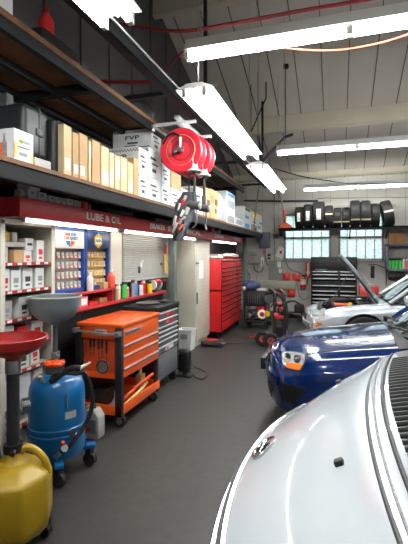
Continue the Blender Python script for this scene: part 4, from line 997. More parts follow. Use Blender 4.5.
carton('small_box', xq-.13, xq-.005, yx(30.5, xq), yx(41, xq), zc0+.076, zc0+.145, 'white_card', 'small white box stacked on the first one at the canopy left end', group=HB, prints=(('print_grey', .3, .65, .55, .8, '+X'),))
b = B(); y = yx(25, xq); b.lathe([(.022, 0), (.034, 0), (.034, .05), (.022, .05)], (xq-.06, y-.01, zc0+.034), 'Y', 24, close=True); solo('tape_roll', b, 'cloth_white', 'white roll lying on the canopy left of the small boxes', 'roll')
t = thing('tool_case', 'black case lying on the canopy above the louvered cabinet', 'case', (-2.38, 3.8, zc0))
b = B(); b.box(-2.55, -2.26, yx(107, -2.26), yx(134, -2.26), zc0, zc0+.09, .03, seg=3); obj('shell', b, 'plastic_black', t)
b = B(); b.cyl((-2.3, yx(116, -2.26), zc0+.095), (-2.3, yx(126, -2.26), zc0+.095), .01); obj('handle', b, 'black', t)
b = B(); b.box(-2.36, -2.24, yx(155, -2.24), yx(171, -2.24), zc0, zc0+.055, .008); b.mi = 1; b.box(-2.245, -2.238, yx(155, -2.24)+.02, yx(171, -2.24)-.05, zc0+.01, zc0+.045); solo('torch_box', b, ['dark_grey', 'print_grey'], 'dark and silver box on the canopy behind the hanging bundle', 'box')
b = B(); b.box(-2.4, -2.25, yx(212, -2.25), yx(221, -2.25), zc0, zc0+.12, .01); b.mi = 1; b.box(-2.251, -2.247, yx(215, -2.25), yx(218, -2.25), zc0+.03, zc0+.07); solo('tool_box', b, ['header_red', 'black'], 'small red tool box on the far part of the canopy', 'box')
# on the upper loft
carton('crate', -2.4, -2.02, yx(-6, -2.02), yx(13, -2.02), UP+.011, UP+.2, 'white_card', 'white box at the near end of the upper loft', prints=())
p = at_x(46, 30, -2.15)
b = B(); b.box(-2.35, -2.02, p.y-.2, p.y+.25, UP+.011, UP+.16, .01); solo('storage_box', b, 'black', 'black box under the red bottle on the upper loft', 'box')
t = thing('fire_bottle', 'red bottle standing on the upper loft at the left', 'bottle', (-2.15, p.y, UP+.161))
b = B(); b.lathe([(0, 0), (.055, 0), (.06, .02), (.06, .16), (.03, .21), (.02, .23), (0, .23)], (-2.15, p.y, UP+.161), n=22); obj('body', b, 'red', t)
b = B(); b.cyl((-2.15, p.y, UP+.39), (-2.15, p.y, UP+.43), .024); obj('cap', b, 'hose_red', t)
b = B(); b.tube([(-2.72, yx(50, -2.72), 3.2), (-2.6, yx(75, -2.5), 3.35), (-1.62, 3.6, 3.25)], .02, 8, 6); solo('red_pipe', b, 'hose_red', 'dark red pipe crossing from the left wall to the steel beam', 'pipe')
b = B(); ya = yx(128, -2.2); b.ball((-2.2, ya+.2, UP+.17), .2, .25, .17, n=18, jit=.06)
for v in b.bm.verts: v.co.z = max(v.co.z, UP+.011)
solo('canvas_bag', b, 'black', 'black bag standing on the upper loft near the hose reels', 'bag')
b = B(); b.box(-2.5, -2.1, p.y+.27, yx(110, -2.3), UP+.011, UP+.07, .015); solo('rolled_tarp', b, 'bench_dark', 'dark folded tarp lying along the upper loft', 'tarp')
# ================================================================ HOSE REELS
def reel(cx, cy, cz, r, label):
    t = thing('hose_reel', label, 'hose reel', (cx, cy, cz-r), 'red hose reels')
    w = .085
    b = B(); b.lathe([(.17, -w), (r-.01, -w-.004), (r, -w+.004), (r, -w+.014), (r-.01, -w+.018), (.17, -w+.012), (.12, -w+.03), (.12, -w+.022)], (cx, cy, cz), 'Y', 56, close=True)
    b.lathe([(0, -w+.028), (.172, -w+.022), (.172, -w+.03), (0, -w+.036)], (cx, cy, cz), 'Y', 40); obj('front_disc', b, 'reel_red', t)
    b = B(); b.lathe([(0, w-.014), (r-.01, w-.018), (r, w-.014), (r, w-.004), (r-.01, w), (0, w)], (cx, cy, cz), 'Y', 56); obj('rear_disc', b, 'reel_red', t)
    b = B()
    for k in range(6):
        y = -w+.035+k*.022; b.lathe([(.1, y-.011), (.2-.01*(k % 2), y-.011), (.215-.01*(k % 2), y), (.2-.01*(k % 2), y+.011), (.1, y+.011)], (cx, cy, cz), 'Y', 40, close=True)
    obj('wound_hose', b, 'hose_red', t)
    b = B(); yy = cy-w
    b.cyl((cx, yy+.03, cz), (cx, yy-.05, cz), .03, n=16); b.cyl((cx-.05, yy-.035, cz-.005), (cx+.05, yy-.035, cz+.01), .016, n=10); b.cyl((cx, yy-.035, cz), (cx+.01, yy-.035, cz+.13), .016, n=10); b.cyl((cx+.005, yy-.035, cz+.08), (cx+.008, yy-.035, cz+.13), .022, n=8)
    b.mi = 1; b.ball((cx-.055, yy-.04, cz-.02), .025, n=10)
    obj('swivel_joint', b, ['steel', 'dark_grey'], t)
    b = B(); b.tube([(cx+.01, yy-.035, cz+.13), (cx-.06, yy-.03, cz+.18), (cx-.15, yy-.01, cz+.16), (cx-.22, yy+.02, cz+.06), (cx-.2, yy+.12, cz+.1)], .012, 8, 6); obj('feed_hose', b, 'hose_black', t)
    b = B(); b.lathe([(.165, -w-.006), (.17, -w-.004), (.17, -w+.0), (.165, -w)], (cx, cy, cz), 'Y', 40, close=True); obj('ring', b, 'tan_card', t)
    b = B(); b.box(cx+.12, cx+.16, cy-.04, cy+.04, cz-r*.85-.04, cz-.05, .004); b.box(cx-.02, cx+.02, cy+w+.005, cy+w+.03, cz-.05, cz+r+.06, .004); b.box(cx-.03, cx+.03, cy-w-.01, cy+w+.03, cz+r+.02, cz+r+.05, .004);
    obj('mount_arm', b, 'alu', t)
    e = Vector((cx+.15, cy-.06, cz-r*.93))
    b = B(); b.lathe([(.03, .07), (.035, .02), (.075, 0), (.08, -.012), (.07, -.02), (.03, -.02)], e, n=24); b.cyl(e+Vector((0, 0, .05)), e+Vector((-.01, 0, .13)), .028, n=12); obj('hose_guide', b, 'grey_card', t)
    return t, e
RZ = 2.75
r1, e1 = reel(-1.62, 4.28, RZ, .245, 'front red hose reel with swivel joint, hanging below the loft')
r2, e2 = reel(-1.6, 4.56, RZ, .245, 'rear red hose reel, mostly hidden behind the front one')
# hanging brackets that carry the reels
t = thing('reel_bracket', 'white metal bracket bars carrying the two red hose reels', 'bracket', (-1.7, 4.5, 3.1))
b = B(); b.box(-1.95, -1.45, 4.2, 4.24, RZ+.29, RZ+.32, .003); obj('bar', b, 'alu', t)
b = B(); b.box(-1.95, -1.45, 4.78, 4.82, RZ+.29, RZ+.32, .003); obj('bar', b, 'alu', t)
b = B(); b.box(-1.66, -1.6, 4.1, 4.9, RZ+.32, RZ+.35, .003); obj('rail', b, 'alu', t)
b = B(); b.box(-1.99, -1.93, 4.15, 4.87, RZ+.27, RZ+.3, .003); b.ball((-1.96, 4.2, RZ+.25), .03, n=10); obj('clamp', b, 'steel', t)
for k, (e, lab) in enumerate(((e1, 'dark hose with grey gun hanging from the front hose reel'), (e2, 'dark hose with grey gun hanging from the rear hose reel'))):
    t = thing('oil_gun', lab, 'hose gun', (e.x, e.y, e.z-.55), 'oil guns under the reels')
    b = B(); b.tube([e+Vector((0, 0, 0)), e+Vector((.005, 0, -.15)), e+Vector((0, 0, -.3))], .016, 8, 4); obj('hose', b, 'hose_black', t)
    b = B(); b.cyl(e+Vector((0, 0, -.24)), e+Vector((0, 0, -.36)), .026, n=12); obj('swivel', b, 'dark_grey', t)
    b = B(); q = e+Vector((0, 0, -.36)); b.cyl(q+Vector((-.05, 0, -.01)), q+Vector((.06, 0, -.03)), .045, n=16); b.mi = 1; b.cyl(q+Vector((.06, 0, -.03)), q+Vector((.075, 0, -.033)), .036, n=14); obj('meter', b, ['dark_grey', 'grey_card'], t)
    b = B(); b.tube([q+Vector((.02, 0, -.05)), q+Vector((.03, 0, -.12)), q+Vector((.02, 0, -.22)), q+Vector((.03-.05*(1-k), 0, -.27))], .011, 8, 5); obj('spout', b, 'steel', t)
# dark bundle hanging in front
c = at_x(186, 216, -1.6)
t = thing('hanging_cover', 'dark patterned fender cover bundle hanging below the red hose reels', 'cover', (c.x, c.y, 2.0))
top_ = at_x(189, 192, -1.6); bot = at_x(177.5, 241, -1.6)
rows_ = []
n = 22
for i in range(17):
    s = i/16; m_ = top_.lerp(bot, s); w = .135*math.sin(PI*min(.98, .12+.8*s))**.6*(1-.25*s)
    rows_.append([m_ + Vector((w*math.cos(2*PI*k/n)*(1+.12*math.sin(5*k+i)), w*.55*math.sin(2*PI*k/n)*(1+.15*math.sin(3*k+2*i)), 0)) for k in range(n)])
b = B(); b.grid(rows_, closed=True); b.bm.verts.ensure_lookup_table(); N = len(b.bm.verts); b.bm.faces.new([b.bm.verts[i] for i in range(n)]); b.bm.faces.new([b.bm.verts[N-n+i] for i in range(n)])
obj('cloth', b, 'cover_dark', t, sharp=80)
for mi_, (u0, v0, du, m) in enumerate(((-.02, .28, .035, 'red'), (.05, .45, .05, 'grey_card'), (.02, .62, .03, 'grey_card'), (-.05, .52, .03, 'black'), (-.04, .75, .03, 'grey_card'), (.02, .78, .025, 'coral'), (-.05, .36, .02, 'paper'), (-.01, .88, .025, 'black'), (.06, .3, .025, 'black'), (-.06, .62, .03, 'grey_card'), (.0, .5, .025, 'paper'), (-.03, .66, .02, 'red'), (.04, .7, .02, 'black'), (-.01, .2, .03, 'grey_card'))):
    m_ = top_.lerp(bot, v0); b = B(); p = m_+Vector((u0, 0, 0)); b.box(-du/2, du/2, -.012, .012, -.06, .06, .008, rot=Matrix.Rotation(.25+.2*(mi_ % 3), 3, 'Y'))
    for v in b.bm.verts: v.co += Vector((p.x, p.y-.066-.0*abs(u0), p.z))
    obj('patch', b, m, t)
b = B(); b.tube([top_+Vector((0, 0, -.02)), (e1.x-.06, e1.y-.0, e1.z-.0), (e1.x, e1.y, e1.z)], .008, 6); obj('strap', b, 'black', t)

# ================================================================ BACK WALL
YW = YB
SH = 2.325
t = thing('tire_shelf', 'long dark steel shelf on the back wall carrying the tires', 'shelf', (1.2, 11.45, 2.28))
xs0 = at_y(279, 230, 11.2).x
b = B(); b.box(xs0, 3.2, 11.08, YW-.002, SH-.035, SH, .003); b.box(xs0, 3.2, 11.08, 11.1, SH-.09, SH, .003); obj('deck', b, 'steel_dark', t)
for x in (xs0+.1, .35, 1.25, 2.9):
    b = B(); b.prism([(11.15, SH-.035), (YW-.002, SH-.3), (YW-.002, SH-.26), (11.22, SH-.035)], 'X', x-.015, x+.015); obj('bracket', b, 'steel_dark', t)
tires = [(294.8, 303, 206.5, 0, 'print'), (303.3, 312.6, 204, 0, 'print'), (312.9, 324.6, 201.2, 0, 'print'), (324.9, 333, 205, 0, 'band'), (333.4, 341.5, 207.3, 0, 'band'), (341.9, 350, 207, 0, 'band'), (350.3, 360.3, 200, 0, 'band'), (360.7, 371, 200, 0, 'band'), (371.3, 380, 203, 0, None), (385.5, 396, 201, .2, 'strap')]
YT = 11.42
desc = ['first tire from the left, with a tall white sticker', 'second tire from the left, with a white sticker', 'third tire from the left, big, with a white sticker', 'fourth tire from the left, with cream band high on its tread', 'fifth tire from the left, smaller, with low cream band', 'sixth tire from the left, smaller, with low cream band', 'seventh tire from the left, tall, with low cream band', 'eighth tire from the left, tall, with low cream band', 'ninth tire from the left, without any band', 'last tire on the right, leaning, with pale strap']
for (pa, pb, pt, lean, kind), ds in zip(tires, desc):
    xa, xb = at_y(pa, 220, 11.25).x, at_y(pb, 220, 11.25).x; zt_ = at_y((pa+pb)/2, pt, 11.3).z
    r = (zt_-SH)/2; w = (xb-xa)/2
    if lean: r = .33
    t = thing('tire', ds[0].upper()*0+ds+' on the back shelf', 'tire', ((xa+xb)/2, YT, SH), 'tires on the back shelf')
    b = B(); pr = [(r*.62, -w*.8), (r*.72, -w*.96), (r*.86, -w), (r*.95, -w*.93), (r*.985, -w*.8), (r, -w*.45), (r*1.0, 0), (r, w*.45), (r*.985, w*.8), (r*.95, w*.93), (r*.86, w), (r*.72, w*.96), (r*.62, w*.8), (r*.6, 0)]
    b.lathe(pr, (0, 0, r), 'X', 44, close=True); b.mi = 1
    for f in b.bm.faces:
        pass
    for kx in (-.5, -.17, .17, .5): b.lathe([(r*1.0-.004, kx*w-.006), (r+.0015, kx*w-.006), (r+.0015, kx*w+.006), (r-.004, kx*w+.006)], (0, 0, r), 'X', 44, close=True)
    M3 = Matrix.Rotation(-lean, 3, 'Y')
    def place(bb):
        for v in bb.bm.verts: v.co = M3 @ v.co
        dz = -min(v.co.z for v in b.bm.verts) if bb is b else place.dz
        place.dz = dz
        for v in bb.bm.verts: v.co += Vector(((xa+xb)/2, YT, SH+dz+.001))
    place(b); obj('casing', b, ['tread', 'black'], t)
    def patch(x0, x1, a0, a1, off=.004, n=6):
        q = B(); q.grid([[Vector((x, -(r+off)*math.cos(a0+(a1-a0)*k/n), r+(r+off)*math.sin(a0+(a1-a0)*k/n))) for k in range(n+1)] for x in (x0, x1)]); return q
    if kind == 'print':
        q = patch(-w*.35, w*.4, -.45, .35); place(q); obj('sticker', q, 'paper', t)
    elif kind == 'band':
        hi = .25 if ds.startswith('fourth') else 0
        q = patch(-w*.92, w*.92, -.58+hi*2.6, -.45+hi*2.6, .003); place(q); obj('paper_band', q, 'band_cream', t)
    elif kind == 'strap':
        q = patch(-w*.9, w*.95, .0, .16, .004); place(q); obj('strap', q, 'grey_card', t)
# orange wide-base tool at the shelf's left end
p = at_y(285, 225, 11.3)
t = thing('floor_squeegee', 'orange triangular broom head with grey handle standing on the tire shelf', 'broom', (p.x, 11.3, SH))
b = B(); w0, w1 = at_y(279, 0, 11.3).x, at_y(293, 0, 11.3).x; b.prism([(w0, SH+.001), (w1, SH+.001), (w1-.06, SH+.09), (p.x+.03, SH+.16), (p.x-.03, SH+.16), (w0+.06, SH+.09)], 'Y', 11.22, 11.38); obj('head', b, 'cone_orange', t)
g0 = Vector((p.x, 11.3, SH+.14)); g1 = at_y(284, 210, 11.5); g2 = at_y(279.5, 192.5, 11.75)
b = B(); b.tube([g0, g1], .035, 10); obj('socket', b, 'cone_orange', t)
b = B(); b.tube([g1, g2], .025, 10); b.ball(g2, .045, n=10); obj('handle', b, 'grey_card', t)
b = B(); b.tube([at_y(244, 200.5, YW-.03), at_y(282, 201.3, YW-.03), at_y(318, 200.8, YW-.03)], .028, 8); solo('wall_pipe', b, 'dark_grey', 'dark horizontal pipe on the back wall above the orange broom head', 'pipe')
b = B(); b.tube([at_y(318, 198.5, YW-.02), at_y(408, 197, YW-.02), at_y(470, 196.4, YW-.02)], .014, 6); solo('wall_conduit', b, 'grey_panel', 'thin grey conduit on the back wall above the tires', 'pipe')
for px, nm in ((274, 'left'), (280, 'right')):
    pass
b = B(); b.tube([at_y(274.5, 186, YW-.02), at_y(274.5, 262, YW-.02)], .018, 8); solo('wall_conduit', b, 'grey_panel', 'vertical grey conduit on the back wall left of the windows', 'pipe')

def wallbox(name, px0, px1, py0, py1, dep, m, label, cat, Y=YW, tilt=0, bev=.01, extra=None):
    a = at_y(px0, py1, Y-dep); c = at_y(px1, py0, Y-dep)
    t = thing(name, label, cat, ((a.x+c.x)/2, Y-dep/2, a.z))
    b = B(); b.box(-(c.x-a.x)/2, (c.x-a.x)/2, -dep/2, dep/2-.001, -(c.z-a.z)/2, (c.z-a.z)/2, bev, rot=Matrix.Rotation(tilt, 3, 'Y'))
    for v in b.bm.verts: v.co += Vector(((a.x+c.x)/2, Y-dep/2, (a.z+c.z)/2))
    obj('body', b, m, t); return t, a, c
def facebox(t, nm, a, c, u0, u1, v0, v1, m, Y, th=.008):
    b = B(); b.box(a.x+(c.x-a.x)*u0, a.x+(c.x-a.x)*u1, Y-th, Y+.001, a.z+(c.z-a.z)*v0, a.z+(c.z-a.z)*v1, .002); return obj(nm, b, m, t)
t, a, c = wallbox('electrical_box', 259.3, 269.6, 232, 248, .14, 'grey_box', 'blue-grey electrical box high on the back wall', 'box'); facebox(t, 'maker_plate', a, c, .35, .65, .7, .8, 'paper', YW-.14)
facebox(t, 'door_panel', a, c, .06, .94, .05, .95, 'grey_box', YW-.14, .01)
t, a, c = wallbox('control_box', 240.5, 260.5, 251.5, 263.5, .12, 'beige_box', 'beige control box on the back wall right above the red tool cabinet', 'box')
facebox(t, 'switch_panel', a, c, .08, .26, .3, .85, 'black', YW-.12); facebox(t, 'display_strip', a, c, .5, .78, .68, .74, 'print_dark', YW-.12); facebox(t, 'display_strip', a, c, .55, .72, .45, .5, 'print_dark', YW-.12); facebox(t, 'door_panel', a, c, .3, .97, .1, .95, 'beige_box', YW-.12, .006)
t, a, c = wallbox('panel_cover', 268.5, 282.5, 260.5, 282, .03, 'grey_panel', 'flat grey panel cover on the back wall beside the red boxes', 'panel', bev=.004); facebox(t, 'notice', a, c, .62, .9, .68, .95, 'paper', YW-.03, .003); facebox(t, 'notice', a, c, .74, .95, .42, .62, 'paper', YW-.03, .003); facebox(t, 'slot', a, c, .2, .5, .8, .83, 'print_grey', YW-.03, .003)
t, a, c = wallbox('notice_board', 277, 284.5, 247, 258, .02, 'paper', 'tilted white notice with red print on the back wall', 'notice', tilt=.42, bev=.002); facebox(t, 'red_print', a, c, .35, .65, .4, .65, 'print_red', YW-.02, .002)
t, a, c = wallbox('wall_camera', 273, 278.5, 233.5, 238.5, .16, 'grey_panel', 'small round dark gadget on the back wall above the tilted notice', 'gadget', bev=.02)
p = at_y(275.7, 236, YW-.16); b = B(); b.cyl((p.x, YW-.2, p.z), (p.x, YW-.15, p.z), .06, n=18); obj('lens', b, 'black', t)
b = B(); a_ = at_y(280, 226, YW); c_ = at_y(282, 237, YW); b.prism([(YW-.002, a_.z), (YW-.3, a_.z), (YW-.3, a_.z-.05), (YW-.06, c_.z), (YW-.002, c_.z)], 'X', a_.x+.0, a_.x+.06); solo('wall_bracket', b, 'black', 'black bracket under the left end of the tire shelf', 'bracket')
t, a, c = wallbox('duct_beam', 240, 295.5, 281, 287.8, .16, 'beige_box', 'long pale ledge box along the back wall between the red boxes', 'ledge', bev=.006)
b = B(); xx = at_y(278.5, 284, YW-.16).x; b.box(xx-.012, xx+.012, YW-.166, YW-.158, a.z, c.z); obj('joint_cover', b, 'cream_dark', t)
for k, (x0, x1, y0, y1, lab) in enumerate(((283, 290, 273, 280.5, 'upper left red wall box above the pale ledge'), (292.3, 299.8, 273.2, 280.5, 'upper right red wall box above the pale ledge'), (276.5, 284, 288.8, 296, 'lower left red wall box below the pale ledge'), (287.2, 295, 289, 296.5, 'lower right red wall box below the pale ledge'))):
    t, a, c = wallbox('red_wall_box', x0, x1, y0, y1, .1, 'tool_red', lab, 'box', bev=.012); t['group'] = 'red wall boxes'
    facebox(t, 'front_lip', a, c, .05, .95, .08, .42, 'red', YW-.1, .02); facebox(t, 'label_patch', a, c, .25, .75, .5, .8, 'coral', YW-.1, .004)
t, a, c = wallbox('red_sign', 305.3, 311, 262, 278, .03, 'print_red', 'narrow red sign with white arrow above the fire extinguisher', 'sign', bev=.003)
b = B(); mx = (a.x+c.x)/2; h = c.z-a.z; w = c.x-a.x; b.prism([(mx-.2*w, a.z+.95*h), (mx-.2*w, a.z+.4*h), (mx-.4*w, a.z+.4*h), (mx, a.z+.08*h), (mx+.4*w, a.z+.4*h), (mx+.2*w, a.z+.4*h), (mx+.2*w, a.z+.95*h)], 'Y', YW-.036, YW-.03); obj('arrow', b, 'paper', t)
p = at_y(303, 281, YW-.12)
t = thing('fire_extinguisher', 'red fire extinguisher with white and yellow label on the back wall', 'fire extinguisher', (p.x, YW-.1, p.z-.2))
b = B(); b.lathe([(0, -.2), (.075, -.2), (.08, -.18), (.08, .06), (.05, .11), (.02, .13), (0, .13)], (p.x, YW-.1, p.z), n=22); obj('body', b, 'tool_red', t)
b = B(); b.lathe([(.0805, -.1), (.082, -.1), (.082, .05), (.0805, .05)], (p.x, YW-.1, p.z), n=22, close=True); b.mi = 1; b.lathe([(.082, -.02), (.083, -.02), (.083, .03), (.082, .03)], (p.x, YW-.1, p.z), n=22, close=True); obj('label_band', b, ['paper', 'print_yellow'], t)
b = B(); b.box(p.x-.03, p.x+.06, YW-.12, YW-.08, p.z+.12, p.z+.17, .006); b.mi = 1; b.ball((p.x+.1, YW-.1, p.z+.1), .03, n=8); obj('valve', b, ['black', 'green'], t)
b = B(); b.tube([(p.x+.05, YW-.1, p.z+.14), (p.x+.13, YW-.1, p.z+.05), (p.x+.1, YW-.1, p.z-.12)], .012, 8, 5); obj('hose', b, 'black', t)
# wires on the wall
b = B(); b.tube([at_y(286, 262, YW-.015), at_y(288.5, 268, YW-.015), at_y(293, 270.5, YW-.015), at_y(300, 273, YW-.015), at_y(303, 275, YW-.015)], .009, 6, 6); solo('wall_cable', b, 'hose_black', 'black cable on the back wall leading to the fire extinguisher', 'cable')
b = B(); b.tube([at_y(296.5, 283, YW-.015), at_y(298, 289, YW-.015), at_y(299, 295, YW-.015), at_y(303, 299.5, YW-.015), at_y(309, 297.5, YW-.015)], .007, 6, 6); solo('wall_cable', b, 'hose_black', 'thin black cable looping below the fire extinguisher', 'cable')
for k, (pts, lab) in enumerate((([(246, 264), (247, 271), (250, 276), (249, 282)], 'first drooping cable below the beige control box'), ([(254, 264), (255, 270), (260, 272), (263, 268), (262, 260)], 'second looping cable below the beige control box'), ([(258, 264), (258, 272), (256, 281)], 'third straight cable below the beige control box'), ([(265, 248), (265.5, 258), (268, 266)], 'cable below the blue-grey electrical box'))):
    b = B(); b.tube([at_y(x, y, YW-.02) for x, y in pts], .012, 6, 6); solo('wall_cable', b, 'dark_grey' if k != 2 else 'grey_panel', lab, 'cable')
for k, (x0, x1, y0, y1, m, lab) in enumerate(((262.5, 265.5, 250, 254.5, 'pink', 'small pink tag below the blue-grey electrical box'), (260.5, 263.5, 257, 266.5, 'paper', 'white strip hanging right of the beige control box'), (267.5, 270.5, 254, 256, 'black', 'small black switch on the back wall, upper'), (267.5, 270.5, 257.5, 259, 'black', 'small black switch on the back wall, lower'))):
    wallbox('wall_tag', x0, x1, y0, y1, .02, m, lab, 'tag', bev=.002)

# black tool chest against the back wall
YC = 11.15
x0, x1 = at_y(311, 280, YC).x, at_y(357, 280, YC).x; zt_ = at_y(334, 257, YC).z
t = thing('black_tool_chest', 'tall black tool chest with white drawer strips below the windows', 'tool chest', ((x0+x1)/2, 11.45, 0))
b = B(); b.box(x0, x1, YC+.012, YW-.1, .12, zt_, .01); obj('body', b, 'black', t)
b = B(); b.box(x0-.005, x1+.005, YC, YC+.015, at_y(334, 270, YC).z, zt_-.01, .004); ld = obj('lid_front', b, 'black', t)
zs = [(271, 273.5), (274, 277), (278, 281.2), (285, 288), (290.5, 294), (294.5, 298), (298.5, 301.5), (302, 307), (308, 316), (317, 326)]
xm = at_y(339, 280, YC).x
for pa, pb in zs:
    za, zb_ = at_y(334, pb, YC).z, at_y(334, pa, YC).z
    segs = ((x0+.03, xm-.02), (xm+.02, x1-.03)) if pa != 285 else ((x0+.03, x1-.03),)
    for sa, sb in segs:
        b = B(); b.box(sa, sb, YC-.002, YC+.014, za, zb_, .003); dr = obj('drawer', b, 'black_gloss', t)
        b = B(); b.box(sa+.01, sb-.01, YC-.014, YC-.001, zb_-.035, zb_-.008, .003); obj('drawer_pull', b, 'alu', dr, label='bright metal drawer pull')
for (x, y) in ((x0+.1, YC+.1), (x1-.1, YC+.1), (x0+.1, YW-.2), (x1-.1, YW-.2)):
    b = B(); b.cyl((x, y-.02, .06), (x, y+.02, .06), .06, n=16); b.box(x-.03, x+.03, y-.03, y+.03, .08, .121); obj('caster', b, 'rubber', t)
b = B(); zl = at_y(334, 269.5, YC).z; b.box(x0+.1, x0+.4, YC-.003, YC, zl-.01, zl+.01); obj('name_strip', b, 'print_grey', ld)

# right part of the back wall
YS = 11.45
a = at_y(386.5, 275.5, YS); c = at_y(430, 243.5, YS)
t = thing('wall_cabinet', 'open grey metal wall shelf holding green bottles', 'shelf', ((a.x+c.x)/2, 11.62, a.z))
b = B(); z0, z1 = a.z+.12, c.z
for q in ((a.x, a.x+.05, z0, z1), (c.x-.05, c.x, z0, z1), (a.x, c.x, z1-.06, z1), (a.x, c.x, z0, z0+.05)): b.box(q[0], q[1], YS, YW-.002, q[2], q[3], .004)
obj('frame', b, 'grey_box', t)
b = B(); b.box(a.x, c.x, YW-.02, YW-.003, z0, z1); obj('back_panel', b, 'grey_panel', t)
b = B(); b.box(a.x+.05, c.x-.05, YS+.1, YW-.02, z0+.32, z0+.335); obj('inner_shelf', b, 'grey_box', t)
zsf = z0+.051
for k, (px, m, lab) in enumerate(((389.8, 'green', 'first green bottle from the left on the grey wall shelf'), (393.4, 'green', 'second green bottle from the left on the grey wall shelf'), (396.8, 'green', 'third green bottle from the left on the grey wall shelf'), (400.4, 'green', 'fourth green bottle from the left on the grey wall shelf'), (404, 'grey_card', 'silver can right of the green bottles on the wall shelf'), (407.6, 'pink', 'pink can at the right edge on the wall shelf'))):
    p = at_y(px, 260, YS+.1); can(p.x, YS+.1, zsf, .042, .26, m, 'black' if m == 'green' else 'white', lab, 'bottles on the grey wall shelf')
carton('carton', at_y(389.5, 238, YS).x, at_y(405.5, 238, YS).x, YS+.02, YW-.02, z1+.001, z1+.27, 'brown_card', 'brown carton on top of the grey wall shelf')
t, a2, c2 = wallbox('towel_holder', 388.5, 405.5, 273.5, 280, .14, 'black', 'black bar holder on the wall under the grey wall shelf', 'holder', bev=.02); facebox(t, 'slot', a2, c2, .1, .9, .3, .5, 'black_gloss', YW-.14)
t, a2, c2 = wallbox('wall_gadget', 371, 374.5, 266, 278, .07, 'black', 'narrow black gadget hanging on the back wall right of the tool chest', 'gadget', bev=.01); facebox(t, 'grip', a2, c2, .2, .8, .2, .6, 'plastic_black', YW-.07)
b = B(); b.tube([at_y(368, 265, YW-.02), at_y(376, 264.5, YW-.02), at_y(382, 267, YW-.02), at_y(386, 270, YW-.02), at_y(386, 285, YW-.02)], .012, 6, 5); solo('wall_cable', b, 'hose_black', 'black cable on the back wall left of the grey wall shelf', 'cable')
wallbox('notice_card', 391.5, 395, 281, 286, .02, 'paper', 'small white card below the black bar holder', 'card', bev=.002)
p = at_y(368, 312, 10.5)
t = thing('slatted_crate', 'red slatted crate standing behind the raised silver hood', 'crate', (at_y(369, 300, 10.6).x, 10.6, 0))
xa, xb = at_y(359.5, 300, 10.4).x, at_y(379, 300, 10.4).x; zt2 = at_y(369, 286.5, 10.4).z
b = B(); b.box(xa, xb, 10.4, 10.85, .0, zt2, .02); obj('body', b, 'tool_red', t)
b = B()
for k in range(6): xx = xa+.05+k*(xb-xa-.1)/5; b.box(xx-.02, xx+.02, 10.385, 10.4, .1, zt2-.06, .004)
obj('rib', b, 'red', t)
b = B(); b.box(xa+.03, xb-.1, 10.42, 10.8, zt2, zt2+.04, .01); obj('top_tray', b, 'grey_card', t)

# ================================================================ UTILITY CART WITH ENGINE, HAND TRUCK, JACK
p0 = at_z(246, 331, 0); yq = 8.75
xa, xb = at_y(243.5, 300, yq).x, at_y(266, 300, yq).x
t = thing('utility_cart', 'black steel utility cart beside the red tool cabinet', 'cart', ((xa+xb)/2, yq+.3, 0))
za = at_y(255, 306.5, yq).z; zb_ = at_y(255, 291, yq).z
b = B(); b.box(xa, xb, yq, yq+.55, za, zb_, .012); b.mi = 1
for k in range(6): b.box(xa+.1+k*.05, xa+.115+k*.05, yq-.004, yq, za+.06, zb_-.07)
b.ball((xb-.08, yq, zb_-.06), .012, n=8); b.ball((xb-.08, yq, za+.06), .012, n=8)
obj('top_box', b, ['black', 'dark_grey'], t)
b = B(); b.box(xa, xb+.02, yq-.02, yq+.57, .14, .19, .01); obj('base_tray', b, 'black', t)
for (x, y) in ((xa+.02, yq+.02), (xb-.02, yq+.02), (xa+.02, yq+.53), (xb-.02, yq+.53)):
    b = B(); b.cyl((x, y, .16), (x, y, za+.02), .018, n=10); obj('upright', b, 'black', t)
    b = B(); b.cyl((x, y-.02, .06), (x, y+.02, .06), .06, n=14); b.box(x-.02, x+.02, y-.03, y+.03, .06, .15); obj('caster', b, 'rubber', t)
b = B(); n = 12
b.tube([(xb-.02, yq, zb_-.02), (xb+.12, yq, zb_-.06), (xb+.18, yq, zb_-.2), (xb+.1, yq, za-.0)], .016, 8, 5); b.mi = 1; b.cyl((xb+.07, yq+.02, (za+zb_)/2), (xb+.07, yq-.01, (za+zb_)/2), .1, n=20); obj('side_gauge', b, ['black', 'dark_grey'], t)
t = thing('pump_engine', 'small red and white engine sitting in the black utility cart', 'engine', ((xa+xb)/2, yq+.2, .191))
b = B(); xm = (xa+xb)/2+.06; b.box(xm-.1, xm+.16, yq+.08, yq+.4, .2, .42, .04, seg=3); obj('block', b, 'dark_grey', t)
b = B(); b.ball((xm+.08, yq+.1, .47), .13, .1, .09, n=16); obj('fuel_tank', b, 'tool_red', t)
b = B(); b.cyl((xm+.1, yq+.09, .33), (xm+.1, yq-.0, .33), .1, n=20); b.mi = 1; b.cyl((xm+.1, yq, .33), (xm+.1, yq-.012, .33), .05, n=16); obj('starter', b, ['paper', 'red'], t)
b = B(); b.cyl((xm-.2, yq+.25, .3), (xm-.08, yq+.25, .3), .1, n=18); b.ball((xm-.2, yq+.12, .42), .05, n=10); b.box(xm-.24, xm-.12, yq+.06, yq+.2, .2, .34, .02); obj('pump', b, 'steel', t)
b = B(); b.cyl((xm+.2, yq+.02, .34), (xm+.23, yq+.0, .34), .06, n=14); obj('filler_cap', b, 'yellow', t)
b = B(); b.tube([(xm-.2, yq+.08, .4), (xm-.1, yq-.02, .3), (xm-.15, yq+.0, .22), (xm, yq+.02, .24)], .016, 8, 6); obj('hose', b, 'hose_black', t)
c = at_y(251, 286, yq+.2)
b = B(); b.ball((c.x, yq+.2, zb_+.1), .2, .16, .11, n=20, jit=.13)
for v in b.bm.verts: v.co.z = max(v.co.z, zb_+.001)
